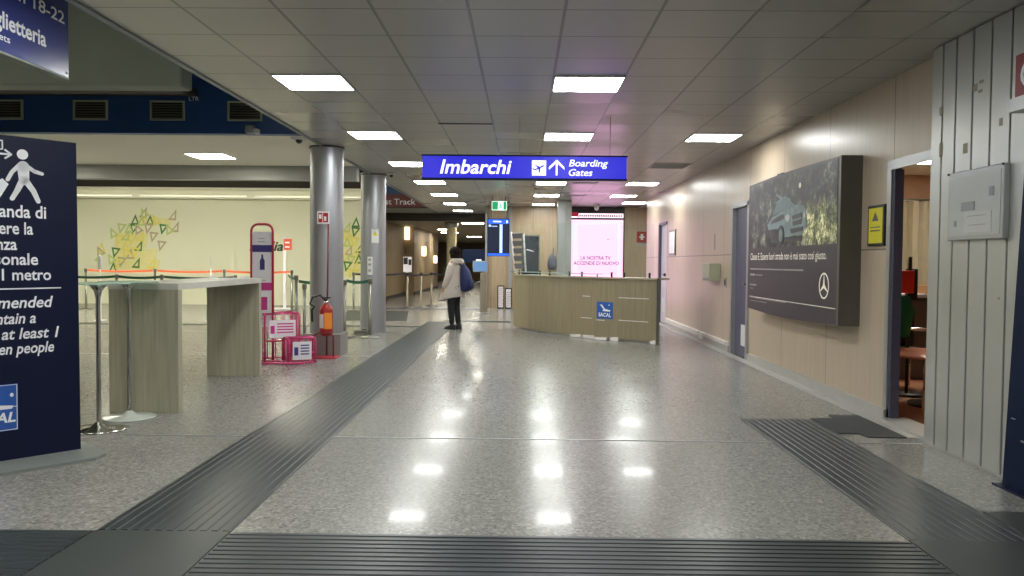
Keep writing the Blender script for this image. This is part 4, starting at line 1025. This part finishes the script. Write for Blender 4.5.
# ------------------------------------------------------------------ right wall: doors and fittings
d2 = struct('door_2', MB().box(3.17, 11.38, .01, 3.21, 12.15, 2.15), M['door_purple'])
fr2 = MB().box(3.11, 11.30, 0, 3.30, 11.38, 2.20).box(3.11, 12.15, 0, 3.30, 12.23, 2.20).box(3.11, 11.30, 2.15, 3.30, 12.23, 2.22)
fr2.build('door_frame', M['alu'], d2)
MB().box(3.16, 11.50, .16, 3.17, 11.78, .46).build('vent_grille', M['whitepl'], d2)
MB().tube([(3.17, 11.45, 1.05), (3.12, 11.45, 1.05), (3.12, 11.57, 1.05)], .011, 8).build('handle', M['blackpl'], d2)
d1 = struct('door_1', MB().box(3.15, 17.82, .01, 3.19, 18.54, 2.18), M['door_lilac'])
MB().box(3.13, 17.76, 0, 3.3, 17.82, 2.2).build('near_jamb', M['door_lilac'], d1)
MB().box(3.09, 18.54, 0, 3.3, 18.64, 2.2).box(3.11, 17.76, 2.18, 3.3, 18.64, 2.24).build('door_frame', M['frameviolet'], d1)
MB().ball((3.13, 17.95, 1.08), .035).build('handle', M['blackpl'], d1)
MB().box(3.14, 17.95, .25, 3.15, 18.3, .55).build('vent_grille', M['whitepl'], d1)
t = thing('framed_notice', 'white notice in a dark frame on the wood wall by the far door', 'notice', (3.1, 17.1, 1.5))
MB().box(3.12, 16.75, 1.50, 3.14, 17.45, 2.03).build('frame', M['post'], t); MB().box(3.115, 16.80, 1.54, 3.12, 17.40, 1.99).build('sheet', M['sheet'], t)
t = thing('wall_dispenser', 'pale green box fixed on the wood wall left of the violet door', 'dispenser', (3.1, 13.2, 1.05))
MB().box(2.96, 12.95, 1.05, 3.14, 13.45, 1.34, bev=.012).build('housing', mat('pale_green_plastic', (.40, .41, .30), .4), t)
MB().box(2.955, 13.0, 1.07, 2.96, 13.40, 1.10).build('slot', M['post'], t)
t = thing('door_latch', 'small dark latch plate on the wood wall beside the violet door', 'latch', (3.13, 12.6, 1))
MB().box(3.125, 12.55, .97, 3.14, 12.66, 1.12).build('plate', M['alu'], t); MB().box(3.118, 12.58, 1.0, 3.125, 12.63, 1.09).build('keyhole', M['black'], t)
tag(MB().box(3.132, 13.36, 1.56, 3.14, 13.40, 1.82).build('pull_handle', M['alu']), 'thin vertical metal pull set in the wood wall above the dispenser', 'handle')

# advert lightbox
t = thing('wall_advert', 'large dark advertising panel with a car in a forest on the wood wall', 'advert', (3.0, 9.1, .77))
pr = []
def bulge(y): return 0
MB().poly([(2.94, 7.61, .76), (3.14, 7.61, .76), (3.14, 7.61, 2.345), (2.94, 7.61, 2.345)], (0, .05, 0)).build('end_casing', M['advframe'], t)
mb = MB(); n = 14; Y0, Y1 = 7.66, 10.66
def top(k): return 2.345 + .0*k
vt = []
for i in range(n+1):
    k = i/n; y = Y0+(Y1-Y0)*k; sag = .035*math.sin(PI*k)
    vt.append((y, .765-sag*.9+.0, 2.34 + .02*math.sin(PI*k*1.0)))
for i in range(n):
    y0_, a0, b0 = vt[i]; y1_, a1, b1 = vt[i+1]
    vs = [mb.bm.verts.new(p) for p in ((2.94,y0_,a0),(2.94,y1_,a1),(2.94,y1_,b1),(2.94,y0_,b0),(3.14,y0_,a0),(3.14,y1_,a1),(3.14,y1_,b1),(3.14,y0_,b0))]
    for q in ((0,1,2,3),(4,7,6,5),(0,4,5,1),(3,2,6,7)): mb.bm.faces.new([vs[k] for k in q])
    if i == 0: mb.bm.faces.new([vs[k] for k in (0,3,7,4)])
    if i == n-1: mb.bm.faces.new([vs[k] for k in (1,5,6,2)])
bmesh.ops.remove_doubles(mb.bm, verts=mb.bm.verts, dist=1e-5)
cs = mb.build('casing', M['advdark'], t)
FX = 2.94; Ym = (0, -1, 0)
pf = plate((FX, 10.62, 1.53), Ym, EZ, 2.94, .79, .003).build('forest_picture', M['photo'], t)
def AP(u, z): return (FX-.004, 10.62-u, z)     # u runs from the far (left) edge
def cpoly(nm, m, polys, lift=.002):
    mb = MB()
    for pl_ in polys: mb.poly([(FX-.003-lift, 10.62-u, z) for u, z in pl_], (.004, 0, 0))
    return mb.build(nm, m, pf)
pane_blue = mat('printed_windscreen', (.10, .15, .17), .4, var=.5, scale=14)
cpoly('car_body', M['carpaint'], [[(.78,1.80),(.95,1.88),(1.35,1.94),(1.80,1.97),(2.02,1.95),(2.10,1.90),(2.12,1.74),(2.02,1.66),(1.70,1.64),(1.42,1.63),(1.30,1.70),(1.18,1.74),(.95,1.73),(.82,1.74)]])
cpoly('car_windscreen', pane_blue, [[(.98,1.90),(1.12,2.03),(1.40,2.07),(1.62,2.03),(1.78,1.97),(1.36,1.94)]], .003)
cpoly('car_roof_edge', M['carpaint'], [[(1.10,2.03),(1.14,2.055),(1.40,2.095),(1.63,2.045),(1.62,2.03),(1.40,2.07)], [(1.36,2.075),(1.12,2.15),(1.08,2.13),(1.30,2.06)]], .004)
cpoly('car_shadow_side', M['cardark'], [[(.84,1.74),(1.18,1.74),(1.30,1.69),(1.42,1.62),(2.0,1.64),(2.0,1.58),(.95,1.58)], [(1.42,1.85),(1.36,1.90),(.98,1.85),(.90,1.80),(1.3,1.83)]], .003)
cpoly('car_grille', M['cardark'], [[(1.68,1.86),(1.98,1.88),(1.97,1.76),(1.70,1.75)], [(1.62,1.72),(2.04,1.73),(2.0,1.685),(1.66,1.67)]], .005)
cpoly('car_grille_bar', M['carpaint'], [[(1.68,1.815),(1.98,1.83),(1.98,1.812),(1.68,1.797)]], .007)
def ov(cu, cz, ru, rz, n=18): return [(cu+ru*math.cos(2*PI*k/n), cz+rz*math.sin(2*PI*k/n)) for k in range(n)]
lampm = mat('printed_headlamp', (.45, .47, .45), .4, var=.4, scale=20); cpoly('car_headlamp', lampm, [ov(1.52, 1.845, .075, .04)], .005); cpoly('car_headlamp', lampm, [ov(2.06, 1.85, .03, .035)], .005)
cpoly('car_wheel', M['cardark'], [ov(1.30, 1.66, .12, .115)], .006); cpoly('car_wheel_rim', M['carpaint'], [ov(1.30, 1.66, .065, .07)], .008)
cpoly('glint', M['advtext'], [ov(1.90, 2.17, .035, .03)], .002)
text('Classe E. Essere fuori strada non è mai stato così giusto.', .085, (FX, 10.55, 1.385), Ym, EZ, M['advtext'], parent=t, width=2.62, name='headline')
text('La nuova station wagon nata per andare ovunque. Trazione integrale di serie e assetto rialzato', .028, (FX, 10.55, 1.285), Ym, EZ, M['advtext'], parent=t, width=1.95, name='body_text') if False else None
dimp = mat('dim_print', (.35, .33, .32), .5)
for (u0, u1, z, h_) in ((.07, 1.35, 1.262, .016), (1.38, 2.05, 1.262, .018), (.07, .28, 1.185, .026), (.32, .6, 1.19, .012), (.07, .35, 1.06, .02), (.07, .2, 1.02, .01), (.07, .30, .905, .022), (.32, 1.5, .90, .012), (.07, .8, .865, .008)):
    x = u0; q = MB()
    while x < u1:
        wd = random.uniform(.03, .08); q.box(FX-.003, 10.62-min(x+wd, u1), z, FX, 10.62-x, z+h_); x += wd+.014
    q.build('small_print', dimp, t)
MB().box(FX-.003, 7.68, .915, FX, 10.58, .921).build('rule_line', M['advtext'], t)
st = MB(); cy, cz, r = 7.98, 1.125, .128
n = 40
for k in range(n):
    A, B = 2*PI*k/n, 2*PI*(k+1)/n
    st.poly([(FX, cy+rr*math.cos(a_), cz+rr*math.sin(a_)) for rr, a_ in ((r, A), (r, B), (r-.014, B), (r-.014, A))], (-.003,0,0))
for a_ in (PI/2, PI/2+2*PI/3, PI/2+4*PI/3):
    dx, dz = math.cos(a_), math.sin(a_)
    st.poly([(FX, cy+dx*r, cz+dz*r), (FX, cy-dz*.020, cz+dx*.020), (FX, cy-dx*.012, cz-dz*.012), (FX, cy+dz*.020, cz-dx*.020)], (-.003,0,0))
st.build('star_emblem', M['advtext'], t)
MB().box(2.98, 9.45, 2.36, 3.14, 9.65, 2.385).build('mount', M['black'], t)

t = thing('warning_sign', 'yellow warning sign in a black frame between advert and doorway', 'sign', (3.12, 7.25, 1.5))
MB().box(3.12, 7.10, 1.50, 3.14, 7.43, 1.86).build('frame', M['blackpl'], t)
yp_ = MB().box(3.115, 7.125, 1.525, 3.12, 7.40, 1.835).build('plate', M['yellow'], t)
q = MB(); q.poly([(3.115, 7.33, 1.72), (3.115, 7.20, 1.72), (3.115, 7.265, 1.80)], (-.002,0,0)); q.box(3.113, 7.16, 1.66, 3.115, 7.36, 1.67).box(3.113, 7.16, 1.63, 3.115, 7.36, 1.64).build('symbol', M['post'], yp_)

# open doorway with frame
d3 = struct('door_3', MB().box(3.12, 6.98, 0, 3.14, 7.05, 2.14).box(3.12, 6.14, 2.14, 3.14, 7.05, 2.22), M['alu'])
MB().box(3.14, 6.95, 0, 3.215, 6.98, 2.14).build('jamb', M['frameviolet'], d3)
# the office behind
struct('floor_office', MB().box(3.21, 4.5, -.1, 7.2, 11.4, .004), M['officefloor'])
struct('ceiling_office', MB().box(3.21, 4.5, 2.56, 7.2, 11.4, 2.7), M['soffit'])
struct('wall_office', MB().box(3.21, 11.2, 0, 7.2, 11.4, 2.56).box(7.05, 4.5, 0, 7.2, 11.2, 2.56).box(3.21, 4.35, 0, 7.2, 4.5, 2.56), M['officewall'])
put_light(4.9, 9.6, 2.56, 'ceiling light seen through the open doorway', warm=True)
mb = MB(); pts = []
x = 4.3
prev = None
i = 0
while x < 6.6:
    y = 10.95 + .05*math.sin(i*1.3) + .02*math.sin(i*3.1); p = (x, y)
    if prev: mb.poly([(prev[0], prev[1], .9), (p[0], p[1], .9), (p[0], p[1], 2.19), (prev[0], prev[1], 2.19)], (0, .01, 0))
    prev = p; x += .04; i += 1
t = thing('curtain', 'pleated taupe curtain inside the office', 'curtain', (5.4, 11, .9)); mb.build('fabric', M['curtain'], t)
MB().tube([(4.2, 11.0, 2.2), (6.7, 11.0, 2.2)], .02, 8).build('rod', M['post'], t)
t = thing('office_cabinet', 'low dark cabinet with a white top under the curtain', 'cabinet', (5.0, 9.6, 0))
MB().box(4.35, 9.5, 0, 6.2, 10.0, .96).build('body', mat('grey_cabinet', (.10, .09, .085), .5), t)
MB().box(4.32, 9.45, .96, 6.25, 10.02, 1.0).build('top', M['whitepl'], t)
MB().box(4.37, 9.485, .04, 5.2, 9.5, .92).build('door', mat('grey_cabinet_door', (.13, .12, .11), .5), t)
t = thing('small_box', 'brown cardboard box standing on the white cabinet top', 'box', (4.85, 9.7, 1.0))
MB().box(4.72, 9.6, 1.0, 5.02, 9.85, 1.10, bev=.004).build('box', M['cardboard'], t)
t = thing('coat_stand', 'black stand with a red pouch and green cloth inside the office', 'stand', (3.95, 8.3, 1.2))
MB().box(3.82, 8.3, 1.05, 3.97, 8.36, 1.28, bev=.01).build('red_pouch', mat('bright_red', (.80, .05, .03), .5), t)
MB().box(3.92, 8.33, .98, 4.02, 8.40, 1.30, bev=.01).tube([(3.95, 8.36, 1.28), (3.95, 8.36, 1.42)], .02, 8).build('black_back', M['black'], t)
MB().loft([(3.90, 8.36, .60, .06, .03), (3.91, 8.36, .85, .09, .05), (3.90, 8.36, 1.02, .07, .04)], 12).build('green_cloth', M['greencloth'], t)
MB().tube([(3.95, 8.38, .02), (3.95, 8.38, 1.0)], .018, 8).build('stand_pole', M['black'], t)
MB().lathe([(0,0),(.18,0),(.18,.02),(0,.02)], (3.95, 8.38, .004), 20).build('stand_base', M['black'], t)
t = thing('round_table', 'low round salmon table seen through the doorway', 'table', (3.95, 7.75, 0))
MB().lathe([(0, 0), (.50, 0), (.515, .012), (.50, .025), (0, .025)], (3.95, 7.75, .48), 40).build('tabletop', M['pinktop'], t)
MB().lathe([(0, .004), (.26, .004), (.26, .03), (.04, .05), (.04, .48), (0, .48)], (3.95, 7.75, 0), 24).build('pedestal', M['black'], t)
t = thing('office_chair', 'dark chair with curved chrome armrest behind the salmon table', 'chair', (3.9, 8.45, 0))
mb = MB(); mb.tube([(3.72+.34*(1-math.cos(a_/8*PI)), 8.30-.12*math.sin(a_/8*PI), .60+.08*math.sin(a_/8*PI)) for a_ in range(9)], .014, 8).build('armrest', M['chrome'], t)
MB().box(3.75, 8.42, .36, 4.35, 8.85, .44, bev=.03).build('seat', M['black'], t)
MB().box(3.75, 8.80, .44, 4.35, 8.88, .85, bev=.03).build('backrest', M['black'], t)
for x, y in ((3.80, 8.47), (4.30, 8.47), (3.80, 8.82), (4.30, 8.82)): MB().tube([(x, y, .004), (x, y, .38)], .014, 8).build('leg', M['chrome'], t)
MB().tube([(3.72, 8.30, .60), (3.78, 8.50, .38)], .012, 8).tube([(4.40, 8.30, .60), (4.33, 8.50, .38)], .012, 8).build('arm_support', M['chrome'], t)
t.location.y += .25
t = thing('cardboard_box', 'open cardboard box on the terracotta office floor', 'box', (3.75, 7.05, 0))
MB().box(3.50, 7.95, .004, 3.92, 8.2, .25).build('box', M['cardboard'], t) if False else MB().box(3.58, 7.02, .004, 4.0, 7.3, .22, bev=.004).build('box', M['cardboard'], t)
MB().box(3.58, 6.90, .215, 4.0, 7.02, .225).build('flap', M['cardboard'], t)

# ------------------------------------------------------------------ aluminium plank wall, right
w = MB(); w.box(3.062, 4.3, 0, 3.14, 6.13, ZC)
struct('wall_right_lining', w, M['groove'])
t = thing('plank_cladding', 'tall aluminium plank cladding beside the open doorway', 'cladding', (3.03, 5.3, 0))
ys = [6.13, 5.97, 5.79, 5.575, 5.36, 5.14, 4.93, 4.72, 4.5, 4.3]
for a_, b_ in zip(ys, ys[1:]):
    MB().box(3.025, b_+.012, .015, 3.06, a_-.006, ZC-.005, bev=.004).build('plank', M['corr'], t)
MB().box(3.03, 4.3, 0, 3.06, 6.13, .015).build('floor_channel', M['base'], t)
q = MB()
mk = mat('tape_residue', (.30, .27, .20), .7)
for y, z, w_, h_ in ((5.52, 2.50, .06, .05), (5.46, 2.48, .05, .02), (5.45, 2.54, .05, .02), (5.96, 2.42, .05, .06), (5.62, 2.10, .06, .07), (5.95, 2.12, .05, .1), (5.2, 1.12, .02, .015), (5.22, 2.22, .04, .05)):
    MB().box(3.0235, y, z, 3.025, y+w_, z+h_).build('tape_mark', mk, t)
t = thing('notice_case', 'pale framed notice case screwed on the aluminium planks', 'notice board', (3.0, 5.45, 1.5))
MB().box(2.985, 5.12, 1.505, 3.025, 5.79, 1.975, bev=.008).build('frame', M['alu'], t)
MB().box(2.982, 5.15, 1.535, 2.985, 5.76, 1.945).build('board', mat('grey_board', (.47, .50, .48), .3), t)
for a_, b_, c_, d_ in ((5.44, 1.70, 5.60, 1.76), (5.22, 1.78, 5.27, 1.84), (5.3, 1.6, 5.5, 1.605), (5.3, 1.66, 5.52, 1.665), (5.66, 1.6, 5.69, 1.64)): MB().box(2.978, a_, b_, 2.982, c_, d_).build('print', M['greytext'], t)
q = MB(); q.box(2.9795, 5.24, 1.555, 2.982, 5.56, 1.69); q.build('sheet', mat('pale_sheet', (.56, .56, .55), .5), t)
for y in (5.13, 5.78): MB().box(2.978, y-.008, 1.96, 2.985, y+.008, 1.975).build('screw', M['black'], t)
t = thing('projecting_sign', 'red projecting sign with a white letter C at the top right edge', 'sign', (2.95, 4.85, 2.3))
MB().box(2.93, 4.35, 2.33, 3.02, 4.94, 2.585).build('panel', mat('maroon_sign', (.22, .015, .02), .4), t)
MB().box(2.91, 4.35, 2.25, 3.02, 4.97, 2.33).build('bottom_rail', M['alu'], t)
text('CAFFE', .15, (2.93, 4.975, 2.45), Ym, EZ, M['white'], parent=t, width=.58, bold=.02) if False else text('C', .15, (2.93, 4.89, 2.385), Ym, EZ, M['white'], parent=t, bold=.02)
# leaning blue panel at right edge
t = thing('blue_panel', 'dark blue free-standing panel at the right edge in front of the planks', 'sign', (2.95, 4.5, 0))
MB().poly([(2.94, 4.975, .01), (2.94, 3.9, .01), (2.94, 3.78, 1.95), (2.94, 4.84, 1.95)], (.04, 0, 0)).build('panel', M['blue'], t)
MB().box(2.88, 3.9, 0, 3.0, 4.98, .012).build('base', M['navy'], t)
MB().box(2.937, 4.70, .30, 2.94, 4.80, .31).box(2.937, 4.86, .42, 2.94, 4.9, .425).build('scratches', M['greytext'], t)

# ------------------------------------------------------------------ the woman
wroot = thing('person', 'person in a beige hooded jacket and black trousers standing with a navy backpack', 'person', (-1.33, 16.0, 0))
def skinned(name, joints, edges, m, parent, sub=2, root=0):
    me = bpy.data.meshes.new(name); me.from_pydata([j[0] for j in joints], edges, []); me.materials.append(m)
    o = bpy.data.objects.new(name, me); col.objects.link(o); o.parent = parent
    o.modifiers.new('skin', 'SKIN').use_smooth_shade = True
    for i, sv in enumerate(me.skin_vertices[0].data if me.skin_vertices else []): pass
    return o
def skin_obj(name, joints, edges, m, parent, root=0):
    bm = bmesh.new(); lay = bm.verts.layers.skin.verify(); vs = []
    for i, (p, r) in enumerate(joints):
        v = bm.verts.new(p); s_ = v[lay]; s_.radius = (r, r) if not isinstance(r, tuple) else r; s_.use_root = (i == root); vs.append(v)
    for a, b in edges: bm.edges.new((vs[a], vs[b]))
    me = bpy.data.meshes.new(name); bm.to_mesh(me); bm.free(); me.materials.append(m)
    o = bpy.data.objects.new(name, me); col.objects.link(o); o.parent = parent
    md = o.modifiers.new('skin', 'SKIN'); md.use_smooth_shade = True
    sb = o.modifiers.new('sub', 'SUBSURF'); sb.levels = 1; sb.render_levels = 2
    return o
# local frame: front = -Y, character's left = +X
J = [((0,0,.86),.13),((0,.0,1.02),.11),((0,.01,1.20),.125),((0,.005,1.31),.075),((0,-.01,1.37),.048),((0,-.015,1.43),.062),((0,-.02,1.50),.085),((0,-.01,1.565),.06),
     # legs
     ((.085,0,.80),.085),((.09,-.03,.46),.056),((.09,-.01,.26),.052),((.09,.0,.08),.036),((.09,-.09,.04),.032),((.09,-.15,.03),.025),
     ((-.085,.02,.80),.085),((-.085,.0,.46),.056),((-.085,.04,.26),.052),((-.085,.05,.08),.036),((-.085,-.04,.04),.032),((-.085,-.10,.03),.025),
     # arms
     ((.17,.0,1.27),.052),((.225,.0,1.05),.042),((.22,-.10,.86),.032),((.21,-.14,.80),.026),
     ((-.17,.0,1.27),.052),((-.225,.0,1.05),.042),((-.22,-.12,.88),.032),((-.19,-.18,.83),.026)]
E_ = [(0,1),(1,2),(2,3),(3,4),(4,5),(5,6),(6,7),(0,8),(8,9),(9,10),(10,11),(11,12),(12,13),(0,14),(14,15),(15,16),(16,17),(17,18),(18,19),(2,20),(20,21),(21,22),(22,23),(2,24),(24,25),(25,26),(26,27)]
skin_obj('body', J, E_, M['skin'], wroot)
for sx in (1, -1):
    base = Vector((.21, -.14, .80)) if sx > 0 else Vector((-.19, -.18, .83))
    JJ = [(tuple(base), .024)]; EE = []
    for k in range(4):
        b0 = base + Vector((-sx*.004, -.03+.018*k, -.035)); i0 = len(JJ)
        L_ = (.030, .036, .034, .028)[k]
        JJ += [(tuple(b0), .009), (tuple(b0+Vector((-sx*.004, -.004, -L_))), .008), (tuple(b0+Vector((-sx*.015, -.002, -L_*1.7))), .007)]
        EE += [(0, i0), (i0, i0+1), (i0+1, i0+2)]
    i0 = len(JJ); b0 = base + Vector((-sx*.02, -.03, -.005))
    JJ += [(tuple(b0), .009), (tuple(b0+Vector((-sx*.01, -.015, -.03))), .008)]; EE += [(0, i0), (i0, i0+1)]
    skin_obj('hand', JJ, EE, M['skin'], wroot)
def local(mb, name, m, parent=wroot):
    bmesh.ops.recalc_face_normals(mb.bm, faces=mb.bm.faces)
    me = bpy.data.meshes.new(name); mb.bm.to_mesh(me); mb.bm.free(); me.materials.append(m)
    o = bpy.data.objects.new(name, me); col.objects.link(o); o.parent = parent; return o
# jacket body, flared to mid-thigh
jk = MB().loft([(0,-.05,.60,.235,.245,.06),(0,-.048,.618,.243,.252,.06),(0,-.035,.72,.235,.235,.045),(0,-.02,.85,.222,.215,.02),(0,-.005,1.0,.212,.19,.01),(0,.005,1.13,.208,.168),(0,.01,1.23,.20,.14),(0,.01,1.29,.165,.115),(0,.005,1.335,.10,.09),(0,0,1.36,.07,.075)], 28)
jo = local(jk, 'jacket', M['jacket'])
for sx in (1, -1):
    skin_obj('sleeve', [((sx*.14,.01,1.265),.075),((sx*.205,.01,1.20),.075),((sx*.235,.0,1.05),.068),((sx*.235,-.05,.94),.062),((sx*.225,-.10,.86),.058),((sx*.218,-.125,.825),.055)], [(0,1),(1,2),(2,3),(3,4),(4,5)], M['jacket'], jo)
hd = MB().loft([(0,.03,1.27,.10,.07),(0,.07,1.28,.145,.10),(0,.08,1.33,.155,.11,.01),(0,.06,1.375,.135,.10,.01),(0,.03,1.39,.10,.08)], 24); local(hd, 'hood', M['jacket'], jo)
# trousers
tr_ = [((0,0,.82),.13),((.085,0,.74),.098),((.09,-.03,.46),.072),((.09,-.01,.26),.062),((.09,.0,.085),.055),((-.085,.02,.74),.098),((-.085,.0,.46),.072),((-.085,.04,.26),.062),((-.085,.05,.085),.055)]
skin_obj('trousers', tr_, [(0,1),(1,2),(2,3),(3,4),(0,5),(5,6),(6,7),(7,8)], M['trousers'], wroot)
for sx, dy in ((1, 0), (-1, .05)):
    x = .09 if sx > 0 else -.085
    s_ = MB().loft([(x, -.045+dy, .0, .042, .125), (x, -.045+dy, .025, .048, .132), (x, -.035+dy, .055, .046, .115), (x, .0+dy, .085, .042, .07), (x, .02+dy, .105, .038, .045)], 18); local(s_, 'shoe', M['shoe'])
# hair: cap over the head, down to the nape
hr = MB(); hr.ball((0, .012, 1.515), .108, 1.0, 1.08, 1.0, 20); hr.ball((0, .05, 1.44), .088, 1.05, .75, .95, 16)
for sx in (1, -1): hr.ball((sx*.055, .0, 1.455), .065, .85, 1.0, 1.25, 14)
local(hr, 'hair', M['hair'])
fc = MB()
fc.ball((0, -.108, 1.478), .014, .8, 1.2, 1.4, 10); local(fc, 'nose', M['skin'])
ey = MB(); ey.ball((.03, -.098, 1.505), .009, seg=8).ball((-.03, -.098, 1.505), .009, seg=8); local(ey, 'eyes', M['black'])
mo = MB(); mo.ball((0, -.092, 1.443), .018, 1, .4, .35, 10); local(mo, 'mouth', mat('lips', (.45, .16, .14), .5))
# backpack
broot = thing('backpack', 'navy backpack with hanging straps worn on the back of the person in beige', 'backpack', (-1.33, 16.0, 0))
bk = MB().loft([(0,.25,.74,.07,.05),(0,.26,.77,.14,.095),(0,.265,.90,.155,.115),(0,.25,1.05,.145,.105),(0,.225,1.17,.12,.08),(0,.20,1.25,.07,.045),(0,.19,1.275,.03,.02)], 24)
bo = local(bk, 'main_pouch', M['pack'], broot)
pp_ = MB().loft([(0,.345,.78,.06,.02),(0,.365,.82,.10,.035),(0,.37,.93,.10,.04),(0,.35,.99,.08,.02)], 18); local(pp_, 'front_pocket', M['pack'], bo)
for sx in (1, -1):
    sp2 = MB().tube([(sx*.06,.20,1.24),(sx*.10,.10,1.33),(sx*.12,.0,1.325),(sx*.13,-.13,1.22),(sx*.135,-.16,1.08),(sx*.15,-.06,.95),(sx*.13,.16,.84)], .014, 8); local(sp2, 'strap', M['black'], broot)
sp3 = MB().tube([(.06,.30,.76),(.07,.32,.66)], .006, 6).tube([(-.05,.30,.76),(-.06,.33,.64)], .006, 6); local(sp3, 'loose_strap', M['black'], broot)
wroot.rotation_euler = broot.rotation_euler = (0, 0, math.radians(-112))

# ------------------------------------------------------------------ world, camera, view
wd = bpy.data.worlds.new('World'); scn.world = wd; wd.use_nodes = True
wd.node_tree.nodes['Background'].inputs[0].default_value = (.5, .52, .5, 1)
wd.node_tree.nodes['Background'].inputs[1].default_value = .12

f = 816.0
cam = bpy.data.cameras.new('Camera'); cam.sensor_width = 36; cam.lens = f/1024*36; cam.clip_end = 200
co = bpy.data.objects.new('Camera', cam); col.objects.link(co)
yaw, pitch, roll = math.atan(10/f), -math.atan(26/f), .009
co.matrix_world = Matrix.Translation((0, 0, 1.33)) @ Matrix.Rotation(yaw, 4, 'Z') @ Matrix.Rotation(PI/2+pitch, 4, 'X') @ Matrix.Rotation(roll, 4, 'Z')
scn.camera = co
scn.view_settings.view_transform = 'Standard'; scn.view_settings.look = 'None'
scn.view_settings.exposure = 0.0; scn.view_settings.gamma = 1.0; scn.view_settings.use_curve_mapping = False
scn.cycles.use_denoising = True
scn.cycles.max_bounces = 8; scn.cycles.diffuse_bounces = 5; scn.cycles.glossy_bounces = 4
scn.cycles.sample_clamp_indirect = 6.0
